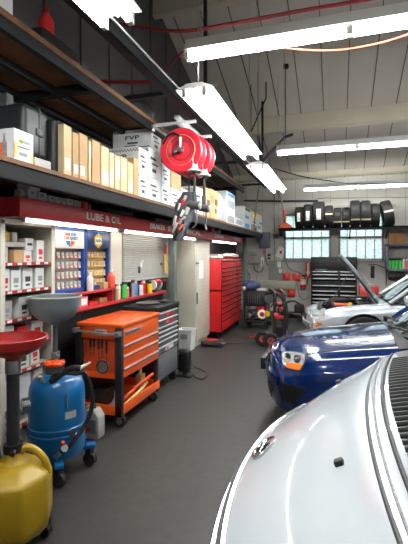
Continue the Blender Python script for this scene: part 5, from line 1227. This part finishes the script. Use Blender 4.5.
solo('jacket', b, 'cloth_blue', 'crumpled blue and black jacket on the utility cart', 'jacket')
b = B(); x = at_y(242.5, 287, yq+.2).x; b.ball((x+.06, yq+.1, zb_+.045), .05, .05, .045, n=12, jit=.1); solo('rag', b, 'cloth_white', 'small pale rag on the left corner of the utility cart', 'rag')
b = B(); x = at_y(262, 289, yq+.2).x; b.box(x-.1, x+.12, yq+.1, yq+.3, zb_+.001, zb_+.04, .012); solo('cloth_fold', b, 'grey_card', 'grey folded cloth on the right of the utility cart', 'rag')

p = at_z(270, 348, 0)
t = thing('hand_truck', 'black hand truck with red hubbed wheels before the utility cart', 'hand truck', (p.x, p.y, 0))
HX0, HX1 = at_y(274.5, 320, 7.3).x, at_y(283.5, 320, 7.3).x; HY = 7.3
for x in (HX0, HX1):
    b = B(); b.tube([(x, HY-.02, .1), (x, HY+.03, .5), (x+.0, HY+.06, .84), (x-.02, HY+.1, .93), (x-.1, HY+.16, .98)], .03, 10, 6); obj('rail', b, 'black', t)
b = B(); b.tube([at_y(265, 293.5, HY+.2), at_y(275, 293, HY+.16), at_y(282, 298, HY+.12), at_y(286.5, 309, HY+.08), at_y(286, 330, HY+.04)], .03, 10, 6); obj('handle_bow', b, 'black', t)
for z in (.3, .5, .72):
    b = B(); b.box(HX0, HX1, HY, HY+.04, z-.03, z+.03, .006); obj('cross_bar', b, 'black' if z != .5 else 'red', t)
b = B(); b.box(HX0-.04, HX1+.07, HY-.06, HY+.22, .03, .06, .006); b.box(HX0-.02, HX1+.05, HY+.02, HY+.05, .05, .3, .006); obj('toe_plate', b, 'black', t)
for nm, px in (('axle', 0),):
    b = B(); b.cyl((HX0-.42, HY-.1, .14), (HX1, HY-.1, .14), .016); b.box(HX0-.34, HX0-.02, HY-.16, HY+.0, .15, .19, .01); obj('axle', b, 'red', t)
for k, px in enumerate((262.0, 270.2)):
    pp = at_z(px, 349-2.2*(1-k), 0); c = Vector((pp.x, pp.y+.06, .135)); dr = Vector((.25, -.97, 0)).normalized()
    b = B(); pr = [(.06, -.04), (.11, -.045), (.13, -.03), (.135, 0), (.13, .03), (.11, .045), (.06, .04)]; b.lathe(pr, (0, 0, 0), 'Y', 28, close=True)
    rotm = Vector((0, -1, 0)).rotation_difference(dr).to_matrix()
    for v in b.bm.verts: v.co = rotm @ v.co + c
    wh = obj('wheel', b, 'rubber', t)
    b = B(); b.lathe([(0, -.03), (.062, -.03), (.07, -.02), (.07, .02), (.062, .03), (0, .03)], (0, 0, 0), 'Y', 24); b.mi = 1
    for q in range(5): a = q*2*PI/5; b.ball((.035*math.cos(a), -.031, .035*math.sin(a)), .011, n=8)
    b.ball((0, -.034, 0), .016, n=8)
    for v in b.bm.verts: v.co = rotm @ v.co + c
    obj('hub', b, ['coral', 'black'], wh)
for k, (px, py, m) in enumerate(((279.5, 303.5, 'coral'), (281, 309, 'red'), (276, 314.5, 'coral'))):
    q = at_y(px, py, HY-.01); b = B(); b.box(q.x-.035, q.x+.035, HY-.03, HY+.03, q.z-.025, q.z+.025, .01); obj('grip_clamp', b, m, t)

p = at_z(293, 322, 0)
t = thing('trolley_jack', 'black trolley jack with hose on the floor by the back wall', 'jack', (p.x, p.y+.1, 0))
y = p.y+.15
b = B(); b.box(p.x-.3, p.x+.2, y-.12, y+.12, .08, .22, .03, seg=3); obj('frame', b, 'black', t)
b = B(); b.box(p.x+.02, p.x+.25, y-.1, y+.1, .2, .42, .05, seg=3); b.cyl((p.x+.1, y-.13, .32), (p.x+.1, y+.13, .32), .07); obj('motor', b, 'plastic_black', t)
b = B(); b.tube([(p.x+.2, y-.1, .4), (p.x+.0, y-.13, .5), (p.x-.25, y-.12, .4), (p.x-.35, y-.14, .25), (p.x-.1, y-.16, .2), (p.x+.2, y-.15, .15)], .022, 8, 8); obj('hose', b, 'hose_black', t)
for dx in (-.24, .16):
    for s in (-1, 1):
        b = B(); b.cyl((p.x+dx, y+s*.15-.02, .07), (p.x+dx, y+s*.15+.02, .07), .07, n=16); obj('wheel', b, 'rubber', t)
b = B(); b.ball((p.x+.3, y-.08, .33), .04, n=8); obj('marker_knob', b, 'cone_orange', t)
# ================================================================ CARS
def interp(stn, per=6):
    """Catmull-Rom through stations of equal length point lists"""
    out = []
    n = len(stn)
    for i in range(n-1):
        P = [stn[max(i-1, 0)], stn[i], stn[i+1], stn[min(i+2, n-1)]]
        for j in range(per):
            t = j/per; row = []
            for k in range(len(stn[0])):
                a, b_, c, d = (p[k] for p in P)
                row.append(.5*((2*b_)+(c-a)*t+(2*a-5*b_+4*c-d)*t*t+(3*b_-a-3*c+d)*t**3))
            out.append(row)
    out.append(list(stn[-1])); return out
class Car:
    def __init__(s, name, label, x0, yc, st, bow, paint, trim='car_trim', L=4.5):
        s.x0, s.yc, s.bow = x0, yc, bow
        s.t = thing(name, label, 'car', (x0+L/2, yc, 0))
        rows = []
        for (u, w, zb, zs, zh, zcn, zm) in st:
            hp = [(0, zb), (w*.55, zb), (w*.9, zb+.015), (w*.985, zb+.10), (w, zb+(zs-zb)*.5), (w*.985, zs-.05), (w*.955, zs+.0), (w*.84, zh), (w*.55, zcn-(zcn-zh)*.35), (w*.28, zcn-(zcn-zh)*.08), (0, zcn)]
            if zm is not None: hp = [(y*.04, zm+(z-zm)*.04) for y, z in hp]
            pts = []
            for y, z in hp: pts.append(Vector((u, y, z)))
            rows.append(pts)
        rows = interp(rows, 6)
        rows = list(map(list, zip(*interp(list(map(list, zip(*rows))), 4))))
        full = []
        for r in rows:
            mir = [Vector((p.x, -p.y, p.z)) for p in r[1:-1]]
            ring = r + mir[::-1]
            full.append([s.W(p) for p in ring])
        b = B(); b.grid(full, closed=True)
        b.bm.verts.ensure_lookup_table(); n = len(full[0]); N = len(b.bm.verts)
        b.bm.faces.new([b.bm.verts[i] for i in range(n)][::-1]); b.bm.faces.new([b.bm.verts[N-n+i] for i in range(n)])
        bmesh.ops.recalc_face_normals(b.bm, faces=b.bm.faces)
        s.bvh = BVHTree.FromBMesh(b.bm)
        s.body = obj('body', b, paint, s.t, sharp=50)
    def k(s, u):
        B_ = s.bow
        if u <= B_[0][0]: return B_[0][1]
        for (a, ka), (c, kc) in zip(B_, B_[1:]):
            if u <= c:
                q = (u-a)/(c-a); return ka+(kc-ka)*q*q*(3-2*q)
        return B_[-1][1]
    def W(s, p): return Vector((s.x0+p.x+s.k(p.x)*p.y*p.y, s.yc+p.y, p.z))
    def cut(s, cutters):
        tmp = []
        for c in cutters:
            me = finish(c, ['black'], 'tmp'); o = bpy.data.objects.new('tmp', me); COL.objects.link(o); tmp.append(o)
            m = s.body.modifiers.new('c', 'BOOLEAN'); m.object = o; m.operation = 'DIFFERENCE'; m.solver = 'EXACT'
            try: m.material_mode = 'TRANSFER'
            except Exception: pass
        bpy.context.view_layer.update()
        dg = bpy.context.evaluated_depsgraph_get()
        me = bpy.data.meshes.new_from_object(s.body.evaluated_get(dg), preserve_all_data_layers=True, depsgraph=dg)
        s.body.modifiers.clear(); s.body.data = me; me.name = 'body'
        for o in tmp: bpy.data.objects.remove(o)
    def wheel(s, u, w=.2, r=.32):
        for sg in (-1, 1):
            yo = s.yc + sg*(s.hw-.12); x = s.x0+u
            b = B(); pr = [(r*.66, -w*.5), (r*.9, -w*.52), (r*.98, -w*.42), (r, -w*.2), (r, w*.2), (r*.98, w*.42), (r*.9, w*.52), (r*.66, w*.5)]
            b.lathe(pr, (x, yo, r), 'Y', 40, close=True); wh = obj('wheel', b, 'rubber', s.t)
            b = B(); b.lathe([(0, sg*w*.3), (r*.2, sg*w*.34), (r*.3, sg*w*.22), (r*.6, sg*w*.3), (r*.68, sg*w*.46), (r*.68, -sg*w*.4), (0, -sg*w*.4)], (x, yo, r), 'Y', 40); b.mi = 1
            for q in range(7):
                a = q*2*PI/7; b.cyl((x+r*.42*math.cos(a), yo+sg*w*.2, r+r*.42*math.sin(a)), (x+r*.42*math.cos(a), yo+sg*w*.33, r+r*.42*math.sin(a)), r*.1, n=10)
            obj('rim', b, ['alu', 'dark_grey'], wh)
    def arch(s, u, r):
        q = []
        for sg in (-1, 1):
            b = B(); y = s.yc+sg*s.hw; b.cyl((s.x0+u, y-sg*.34, .33), (s.x0+u, y+sg*.2, .33), r, n=40); q.append(b)
        return q
    ang = 0.; piv = Vector((0, 0, 0))
    def ray(s, px, py):
        o = Vector((0, 0, CAM)); tt = (px-204)/FPX; d = Vector((-SN+tt*CS, CS+tt*SN, (HOR-py)/FPX)).normalized()
        R_ = Matrix.Rotation(-s.ang, 3, 'Z'); o = s.piv + R_ @ (o-s.piv); d = R_ @ d
        return s.bvh.ray_cast(o, d)
    def drape(s, quad, mats, nm, parent=None, off=.006, nu=8, nv=6, mirror=False, rays=None, rnd=0.):
        """a shaped piece lying on the body; quad = its four corners as seen from the standpoint (or 3D corners with a ray direction)"""
        pts = []
        for j in range(nv+1):
            row = []
            for i in range(nu+1):
                a, c = i/nu, j/nv
                if rnd:
                    x_, y_ = 2*a-1, 2*c-1; a = .5+.5*x_*math.sqrt(1-rnd*y_*y_/2); c = .5+.5*y_*math.sqrt(1-rnd*x_*x_/2)
                if rays is None:
                    x = [quad[0][k]*(1-a)*(1-c)+quad[1][k]*a*(1-c)+quad[2][k]*a*c+quad[3][k]*(1-a)*c for k in (0, 1)]
                    h = s.ray(*x)
                else:
                    o = sum((Vector(quad[q])*wq for q, wq in ((0, (1-a)*(1-c)), (1, a*(1-c)), (2, a*c), (3, (1-a)*c))), Vector())
                    h = s.bvh.ray_cast(o, Vector(rays).normalized())
                row.append(None if h[0] is None else (h[0], h[1]))
            pts.append(row)
        for r in pts:
            last = next((p for p in r if p), None)
            for i, p in enumerate(r):
                if p is None: r[i] = last
                else: last = p
        good = [r for r in pts if r[0] is not None]
        if len(good) < 2: print('DRAPE MISS', nm, quad); return None
        def make(mir):
            def F(p): return Vector((p.x, 2*s.yc-p.y, p.z)) if mir else p
            b = B(); b.grid([[F(p+n*off) for p, n in r] for r in good])
            ring = [good[0][i] for i in range(nu+1)]+[r[-1] for r in good[1:]]+good[-1][::-1][1:]+[r[0] for r in good[::-1][1:-1]]
            b.grid([[F(p+n*off) for p, n in ring], [F(p-n*.012) for p, n in ring]], closed=True)
            return obj(nm, b, mats, parent or s.t)
        o = make(False)
        if mirror: make(True)
        return o
    def line(s, pxs, r, m, nm, parent=None, sub=6, lift=.0, rays=None):
        P = []
        for a, c in zip(pxs, pxs[1:]):
            for k in range(sub):
                q = [a[i]+(c[i]-a[i])*k/sub for i in range(len(a))]
                h = s.ray(*q) if rays is None else s.bvh.ray_cast(Vector(q), Vector(rays).normalized())
                if h[0] is not None: P.append(h[0]+h[1]*lift)
        if len(P) < 2: print('LINE MISS', nm); return None
        b = B(); b.tube(P, r, 6); return obj(nm, b, m, parent or s.t)
    def cabin(s, uc, uf, ub, ur, zb, zr, wb, wr, paint, bowc=.12):
        """windscreen base, roof front, roof back, rear screen base"""
        def ring(u0, u1, w, z, k0, k1, n=9):
            f = [Vector((s.x0+u0+k0*((2*i/n-1)*w)**2, s.yc+(2*i/n-1)*w, z)) for i in range(n+1)]
            r = [Vector((s.x0+u1-k1*((2*i/n-1)*w)**2, s.yc+(2*i/n-1)*w, z)) for i in range(n+1)]
            return f+r[::-1]
        lo = ring(uc, ur, wb, zb, bowc, .1); hi = ring(uf, ub, wr, zr, bowc*.9, .1)
        b = B(); b.grid([lo, [a.lerp(c, .5)+Vector((0, 0, .012)) for a, c in zip(lo, hi)], hi], closed=True); g = obj('windows', b, 'tint_glass', s.t)
        b = B(); top = [hi, [p+Vector((0, 0, .03)) for p in hi]]
        cc = Vector((s.x0+(uf+ub)/2, s.yc, zr+.075))
        for q, dz in ((.85, .05), (.5, .068), (.1, .075)):
            top.append([Vector((cc.x+(p.x-cc.x)*q, cc.y+(p.y-cc.y)*q, zr+dz)) for p in hi])
        b.grid(top, closed=True); obj('roof', b, paint, s.t)
        for sg in (0, 9):
            for a, c in ((lo[sg], hi[sg]), (lo[19-sg], hi[19-sg])):
                b = B(); b.tube([a, a.lerp(c, .5)+Vector((0, 0, .012)), c+Vector((0, 0, .01))], .032, 8); obj('pillar', b, paint, s.t)
            a = lo[sg].lerp(lo[19-sg], .5); c = hi[sg].lerp(hi[19-sg], .5)
            b = B(); b.tube([a, c], .03, 8); obj('pillar', b, 'car_trim', s.t)
        return lo, hi

# ---------------------------------------------------------------- white van
# (station, half width, sill, shoulder, hood edge, crown, collapse height)
van_st = [(-.035, .9, .2, .7, .8, .86, .55), (0, .84, .27, .745, .825, .855, None), (.03, .89, .22, .785, .864, .888, None), (.10, .925, .2, .84, .92, .942, None), (.20, .95, .2, .91, .988, 1.008, None),
          (.34, .965, .2, .99, 1.063, 1.082, None), (.45, .97, .2, 1.04, 1.113, 1.13, None), (.56, .975, .2, 1.07, 1.142, 1.158, None), (.70, .975, .2, 1.08, 1.155, 1.17, None), (.95, .98, .2, 1.085, 1.16, 1.175, None),
          (1.5, .98, .2, 1.085, 1.16, 1.175, None), (2.5, .98, .2, 1.085, 1.16, 1.175, None), (3.6, .98, .2, 1.085, 1.16, 1.175, None), (4.3, .97, .22, 1.075, 1.15, 1.17, None), (4.55, .93, .28, 1.03, 1.11, 1.14, None), (4.6, .87, .35, .9, 1.0, 1.1, .6)]
van = Car('white_car', 'white car closest to the camera, seen across its hood', -.322, 1.41, van_st, [(-.035, .30), (.1, .28), (.25, .22), (.45, .12), (.8, .12), (1.3, 0)], 'van_white', L=4.6)
van.ang = -.06; van.piv = Vector((-.322, 1.41, 0))
van.hw = .98
van.cut(van.arch(.72, .37)+van.arch(3.6, .37))
van.wheel(.72, .21, .33); van.wheel(3.6, .21, .33)
lo, hi = van.cabin(.74, 1.55, 4.2, 4.5, 1.165, 1.72, .9, .74, 'van_white', .14)
V = lambda u, y, z: van.W(Vector((u, y, z)))
# gap behind the hood, cowl with vents
ys = [-.80+1.6*k/24 for k in range(25)]
for u, r, m, nm in ((.415, .0055, 'dark_grey', 'hood_gap'), (.435, .004, 'print_grey', 'hood_gap')):
    van.line([tuple(V(u, y, 2)) for y in ys], r, m, nm, rays=(0, 0, -1), sub=2)
cw = van.drape([V(.462, -.86, 2), V(.462, .86, 2), V(.735, .86, 2), V(.735, -.86, 2)], 'plastic_black', 'cowl', rays=(0, 0, -1), nu=28, nv=5, off=.006)
for k in range(34):
    y = -.62+k*.0365
    P = [tuple(V(u, y, 2)) for u in (.485, .54, .60, .66)]
    van.line(P, .0065, 'black', 'vent_slat', parent=cw, rays=(0, 0, -1), sub=2, lift=.008)
van.line([tuple(V(.464, y, 2)) for y in ys], .006, 'plastic_black', 'cowl_seal', rays=(0, 0, -1), sub=2, lift=.004)
b = B(); q0 = V(.66, .55, 1.205); b.tube([q0, V(.70, .2, 1.22), V(.74, -.3, 1.225)], .012, 8, 6); b.cyl(q0+Vector((0, 0, -.04)), q0+Vector((0, 0, .02)), .025); wp = obj('wiper', b, 'black', van.t)
b = B(); q0 = V(.62, .74, 1.16); b.tube([q0, V(.60, .68, 1.18), V(.64, .62, 1.19)], .02, 8, 4); obj('wiper_link', b, 'black', wp)
# washer nozzles
for px, py in ((338.5, 383), (338.5, 464.5)):
    h = van.ray(px, py); c = h[0]
    if c is None: print('NOZZLE MISS', px, py); continue
    b = B(); b.box(-.011, .013, -.012, .012, -.006, .011, .005, rot=Matrix.Rotation(-.5, 3, 'Y'))
    for v in b.bm.verts: v.co += c+Vector((0, 0, .003))
    obj('washer_nozzle', b, 'black', van.t)
# emblem: chrome oval ring with bars
h = van.ray(264, 448); c, nrm = h[0], h[1].normalized()
ax = Vector((0, 1, 0)); ax = (ax-nrm*ax.dot(nrm)).normalized(); up = nrm.cross(ax)
def oval(rx, ry, off, n=32): rx *= 1.25; ry *= 1.35; return [c+nrm*off+ax*(rx*math.cos(2*PI*k/n))+up*(ry*math.sin(2*PI*k/n)) for k in range(n)]
b = B(); b.grid([oval(.062, .034, -.012), oval(.062, .034, .006), oval(.054, .027, .008), oval(.05, .024, .004)], closed=True)
b.mi = 1; b.grid([oval(.052, .026, .003), oval(.002, .001, .003)], closed=True); b.mi = 0
for a0, a1 in (((-.05, 0), (.05, 0)), ((0, -.024), (0, .024)), ((-.03, -.02), (-.01, .022)), ((.03, -.02), (.01, .022))):
    b.tube([c+nrm*.006+ax*a0[0]+up*a0[1], c+nrm*.006+ax*a1[0]+up*a1[1]], .004, 6)
obj('emblem', b, ['chrome', 'dark_grey'], van.t)
# chrome strip along the leading edge, grille, lamps, bumper
for u, r, m in ((-.004, .013, 'chrome'), (.014, .006, 'print_dark'), (.028, .009, 'chrome')):
    van.line([tuple(V(u, -.66+1.32*k/24, 2)) for k in range(25)], r, m, 'grille_trim', rays=(0, 0, -1), sub=2, lift=.001)
gq = [(-2, van.yc-.55, .76), (-2, van.yc+.55, .76), (-2, van.yc+.5, .58), (-2, van.yc-.5, .58)]
van.drape(gq, 'car_trim', 'grille', rays=(1, 0, 0), nu=14, nv=4)
for sg in (-1, 1):
    van.drape([(-2, van.yc+sg*.57, .78), (-2, van.yc+sg*.74, .78), (-2, van.yc+sg*.74, .62), (-2, van.yc+sg*.57, .6)], 'lens_clear', 'headlight', rays=(1, 0, 0), nu=6, nv=5)
van.drape([(-2, van.yc-.6, .5), (-2, van.yc+.6, .5), (-2, van.yc+.6, .36), (-2, van.yc-.6, .36)], 'van_white', 'bumper', rays=(1, 0, 0), nu=12, nv=4, off=.03)
for sg in (-1, 1):
    for u in (1.35, 2.4):
        van.line([tuple(V(u, sg*1.6, z)) for z in (.35, .6, .8, 1.0)], .005, 'dark_grey', 'door_gap', rays=(0, -sg, 0), sub=3)
    b = B(); b.box(van.x0+1.15, van.x0+1.3, van.yc+sg*1.0-.09, van.yc+sg*1.0+.09, 1.2, 1.36, .04, seg=3); obj('wing_mirror', b, 'van_white', van.t)

van.t.location = van.piv + Matrix.Rotation(van.ang, 3, 'Z') @ (van.t.location-van.piv); van.t.rotation_euler = (0, 0, van.ang)
# ---------------------------------------------------------------- blue car
blue_st = [(-.03, .8, .2, .55, .6, .62, .44), (0, .70, .25, .52, .585, .645, None), (.05, .765, .2, .55, .635, .69, None), (.15, .81, .19, .58, .675, .73, None), (.4, .845, .18, .63, .73, .78, None),
           (.8, .86, .17, .68, .785, .832, None), (1.08, .865, .17, .715, .82, .868, None), (1.25, .865, .17, .74, .84, .885, None), (1.7, .87, .17, .76, .85, .89, None), (2.6, .87, .17, .77, .86, .90, None), (3.6, .87, .18, .78, .87, .91, None), (4.2, .84, .22, .77, .85, .9, None), (4.45, .77, .28, .72, .8, .85, None), (4.5, .7, .35, .65, .75, .8, .55)]
blue = Car('blue_car', 'dark blue car parked behind the white one, amber turn lamp in its headlight', -.66, 4.40, blue_st, [(-.03, .33), (.15, .33), (.5, .2), (1.0, .1), (1.5, 0)], 'car_blue')
blue.hw = .87
blue.cut(blue.arch(1.02, .335)+blue.arch(3.6, .335)); blue.wheel(1.02, .2, .305); blue.wheel(3.6, .2, .305)
blue.cabin(1.2, 1.95, 3.2, 3.95, .875, 1.36, .78, .6, 'car_blue', .14)
U = lambda u, y, z: blue.W(Vector((u, y, z)))
hl = blue.drape([(281.5, 351.5), (307, 354), (301.5, 370.5), (283, 366)], 'lens_clear', 'headlight', nu=12, nv=10, mirror=True, off=.008, rnd=.55)
blue.drape([(280.3, 350.3), (308.5, 352.8), (302.5, 372), (282, 367.3)], 'car_trim', 'headlight_bezel', nu=12, nv=10, mirror=True, off=.004, rnd=.5)
for q in ([(284, 354), (292, 354.5), (291, 362), (285, 361)], [(294, 355), (302.5, 356), (300.5, 364), (294, 363)]): blue.drape(q, 'chrome', 'lamp_reflector', nu=8, nv=8, mirror=True, off=.012, rnd=.95)
blue.drape([(277, 381), (306, 389), (294, 405), (281, 399)], 'black', 'lower_bumper_shade', nu=10, nv=6, mirror=True, off=.006)  # black of the bumper, with the shadow under the nose painted in
blue.drape([(286.5, 362.5), (303, 365), (300.5, 371), (287, 368)], 'lens_amber', 'turn_lamp', nu=8, nv=6, mirror=True, off=.014, rnd=.4)
X_ = -3
blue.drape([(X_, blue.yc-.36, .63), (X_, blue.yc+.36, .63), (X_, blue.yc+.33, .50), (X_, blue.yc-.33, .50)], 'car_trim', 'grille', rays=(1, 0, 0), nu=10, nv=4)
blue.line([(X_, blue.yc-.38+.76*k/10, .64) for k in range(11)], .012, 'chrome', 'grille_trim', rays=(1, 0, 0), sub=3, lift=.006)
b = B(); hh = blue.bvh.ray_cast(Vector((X_, blue.yc, .58)), Vector((1, 0, 0))); b.lathe([(0, -.02), (.045, -.02), (.05, 0), (0, 0)], hh[0], 'X', 20); obj('emblem', b, 'chrome', blue.t)
blue.drape([(X_, blue.yc-.6, .40), (X_, blue.yc+.6, .40), (X_, blue.yc+.5, .26), (X_, blue.yc-.5, .26)], 'car_trim', 'lower_grille', rays=(1, 0, 0), nu=10, nv=3)
blue.drape([(X_, blue.yc-.72, .52), (X_, blue.yc+.72, .52), (X_, blue.yc+.72, .44), (X_, blue.yc-.72, .44)], 'car_blue', 'bumper_ridge', rays=(1, 0, 0), nu=20, nv=4, off=.03)
hh = blue.bvh.ray_cast(Vector((X_, blue.yc, .45)), Vector((1, 0, 0)))[0]
b = B(); b.box(hh.x-.055, hh.x-.0, blue.yc-.18, blue.yc+.18, .42, .54, .006); obj('plate_holder', b, 'black', blue.t)
for sg in (-1, 1):
    blue.line([tuple(U(u, sg*.66, 3)) for u in (.22, .5, .8, 1.08)], .005, 'black', 'hood_gap', rays=(0, 0, -1), sub=6)
    for u in (1.3, 2.35, 3.2):
        blue.line([tuple(U(u, sg*2, z)) for z in (.3, .5, .7, .82)], .004, 'black', 'door_gap', rays=(0, -sg, 0), sub=3)
    b = B(); b.box(blue.x0+1.45, blue.x0+1.58, blue.yc+sg*.98-.09, blue.yc+sg*.98+.09, .9, 1.03, .04, seg=3); obj('wing_mirror', b, 'car_blue', blue.t)
    blue.drape([U(.5, sg*2, .58), U(.64, sg*2, .58), U(.64, sg*2, .55), U(.5, sg*2, .55)], 'lens_clear', 'side_marker', rays=(0, -sg, 0), nu=4, nv=2, off=.008)
cw = blue.drape([U(1.1, -.72, 3), U(1.1, .72, 3), U(1.24, .72, 3), U(1.24, -.72, 3)], 'car_trim', 'cowl', rays=(0, 0, -1), nu=20, nv=4)
for y0, y1 in ((-.05, -.6), (.6, .05)):
    b = B(); b.tube([U(1.16, y0, .9), U(1.2, (y0+y1)/2, .935), U(1.24, y1, .945)], .011, 8, 5); b.cyl(U(1.16, y0, .86), U(1.16, y0, .92), .022); obj('wiper', b, 'black', blue.t)

# ---------------------------------------------------------------- silver car, hood raised
sil_st = [(-.03, .8, .2, .52, .57, .6, .42), (0, .70, .25, .50, .555, .61, None), (.05, .765, .2, .53, .61, .655, None), (.15, .81, .19, .57, .66, .695, None), (.4, .84, .18, .64, .73, .75, None),
          (.8, .855, .17, .69, .785, .80, None), (1.1, .86, .17, .72, .81, .83, None), (1.3, .86, .17, .74, .83, .86, None), (1.7, .865, .17, .76, .84, .87, None), (2.6, .865, .17, .77, .85, .88, None), (3.6, .865, .18, .78, .86, .89, None), (4.2, .84, .22, .76, .84, .89, None), (4.45, .77, .28, .71, .79, .83, None), (4.5, .7, .35, .64, .73, .78, .55)]
sil = Car('silver_car', 'silver car with its hood raised, farthest of the three cars', -.53, 7.72, sil_st, [(-.03, .3), (.15, .3), (.5, .18), (1.0, .1), (1.5, 0)], 'car_silver')
sil.hw = .865
bay = B(); bay.box(sil.x0+.22, sil.x0+1.12, sil.yc-.66, sil.yc+.66, .47, 1.2)
sil.cut(sil.arch(.96, .345)+sil.arch(3.55, .345)+[bay]); sil.wheel(.96); sil.wheel(3.55)
lo, hi = sil.cabin(1.24, 2.0, 3.2, 3.95, .85, 1.36, .77, .6, 'car_silver', .14)
Wv = lambda u, y, z: sil.W(Vector((u, y, z)))
# raised hood
h0 = Vector((sil.x0+1.22, 0, .86)); h1 = Vector((sil.x0+.62, 0, 1.63)); n = 10
b = B(); rows_ = []
dv = (h1-h0); nn = Vector((-dv.z, 0, dv.x)).normalized()*-1
for side in (0, 1):
    for i in (range(n+1) if side == 0 else range(n, -1, -1)):
        s_ = i/n; w = .68-.1*s_; p = h0+dv*s_+nn*(.035*math.sin(PI*s_)*.6+(.0 if side == 0 else -.03))
        rows_.append([Vector((p.x-(nn.x*.06*(2*k/12-1)**2), sil.yc+(2*k/12-1)*w, p.z-(nn.z*.06*(2*k/12-1)**2))) for k in range(13)])
b.grid(rows_+[rows_[0]])
for r_ in (0, 12): pass
hd = obj('hood', b, 'car_silver', sil.t)
b = B(); b.tube([Wv(.3, -.62, .74), (h0+dv*.75).x and Vector(((h0+dv*.72).x, sil.yc-.5, (h0+dv*.72).z-.03))], .006, 6); obj('prop_rod', b, 'dark_grey', sil.t)
# engine bay
b = B(); x0 = sil.x0; DZ = -.07; _o = obj
def lower(nm, b, m, p):
    for v in b.bm.verts: v.co.z += DZ
    return _o(nm, b, m, p)
b.box(x0+.45, x0+.95, sil.yc-.3, sil.yc+.25, .5, .84, .04, seg=3); eng = lower('engine', b, 'dark_grey', sil.t)
b = B(); b.box(x0+.5, x0+.9, sil.yc-.2, sil.yc+.15, .84, .885, .02); lower('engine_cover', b, 'plastic_black', eng)
b = B(); b.box(x0+.5, x0+.72, sil.yc-.62, sil.yc-.4, .55, .83, .012); b.mi = 1; b.box(x0+.5, x0+.72, sil.yc-.62, sil.yc-.4, .83, .86, .008); b.mi = 2; b.box(x0+.72, x0+.78, sil.yc-.6, sil.yc-.5, .84, .885, .01); lower('battery', b, ['black', 'cord_orange', 'yellow'], eng)
b = B(); b.cyl((x0+.98, sil.yc-.52, .6), (x0+.98, sil.yc-.52, .9), .09, n=18); b.cyl((x0+.98, sil.yc+.52, .6), (x0+.98, sil.yc+.52, .9), .09, n=18); lower('strut_tower', b, 'dark_grey', eng)
b = B(); b.tube([(x0+.35, sil.yc-.5, .8), (x0+.45, sil.yc-.3, .9), (x0+.7, sil.yc-.35, .92), (x0+.85, sil.yc-.3, .85)], .03, 10, 6); b.tube([(x0+.3, sil.yc-.2, .78), (x0+.5, sil.yc-.45, .9), (x0+1.0, sil.yc-.4, .92)], .014, 8, 6); lower('hose', b, 'hose_black', eng)
b = B(); b.ball((x0+.9, sil.yc-.35, .9), .06, .05, .045, n=12); lower('reservoir', b, 'paper', eng)
b = B(); b.box(x0+.24, x0+.3, sil.yc-.6, sil.yc+.6, .52, .775, .01); lower('radiator', b, 'black', eng)
sil.drape([(309.5, 310.5), (325.5, 308.5), (324, 318.5), (312, 320.5)], 'lens_clear', 'headlight', nu=8, nv=5, mirror=True, off=.008)
sil.drape([(314, 323.5), (322, 322.7), (322, 325), (314.5, 325.8)], 'lens_amber', 'side_marker', nu=5, nv=2, mirror=True, off=.008)
sil.drape([(X_, sil.yc-.4, .58), (X_, sil.yc+.4, .58), (X_, sil.yc+.36, .48), (X_, sil.yc-.36, .48)], 'car_trim', 'grille', rays=(1, 0, 0), nu=10, nv=4)
sil.drape([(X_, sil.yc-.7, .47), (X_, sil.yc+.7, .47), (X_, sil.yc+.7, .40), (X_, sil.yc-.7, .40)], 'car_silver', 'bumper_ridge', rays=(1, 0, 0), nu=16, nv=4, off=.03)
for sg in (-1, 1):
    for u in (1.42, 2.45, 3.25):
        sil.line([tuple(Wv(u, sg*2, z)) for z in (.3, .5, .7, .82)], .005, 'black', 'door_gap', rays=(0, -sg, 0), sub=3)
    b = B(); b.box(x0+1.5, x0+1.66, sil.yc+sg*.98-.1, sil.yc+sg*.98+.1, .86, .99, .045, seg=3); obj('wing_mirror', b, 'car_silver', sil.t)
    b = B(); b.box(x0+2.2, x0+2.36, sil.yc+sg*.875-.02, sil.yc+sg*.875+.02, .7, .73, .01); obj('door_handle', b, 'car_silver', sil.t)
b = B(); b.tube([Wv(1.2, .5, .87), Wv(1.24, .1, .915), Wv(1.27, -.45, .92)], .012, 8, 5); obj('wiper', b, 'black', sil.t)

# ================================================================ SKY OUTSIDE
w = bpy.data.worlds.new('world'); S.world = w; w.use_nodes = True
bg = w.node_tree.nodes['Background']; bg.inputs['Color'].default_value = (.80, .90, 1.0, 1); bg.inputs['Strength'].default_value = 1.4
sun = bpy.data.lights.new('sun', 'SUN'); sun.energy = .6; sun.angle = .6; so = bpy.data.objects.new('sun', sun); COL.objects.link(so); so.rotation_euler = (math.radians(-35), math.radians(15), 0); so.location = (0, 20, 12)
S.view_settings.exposure = 1.45
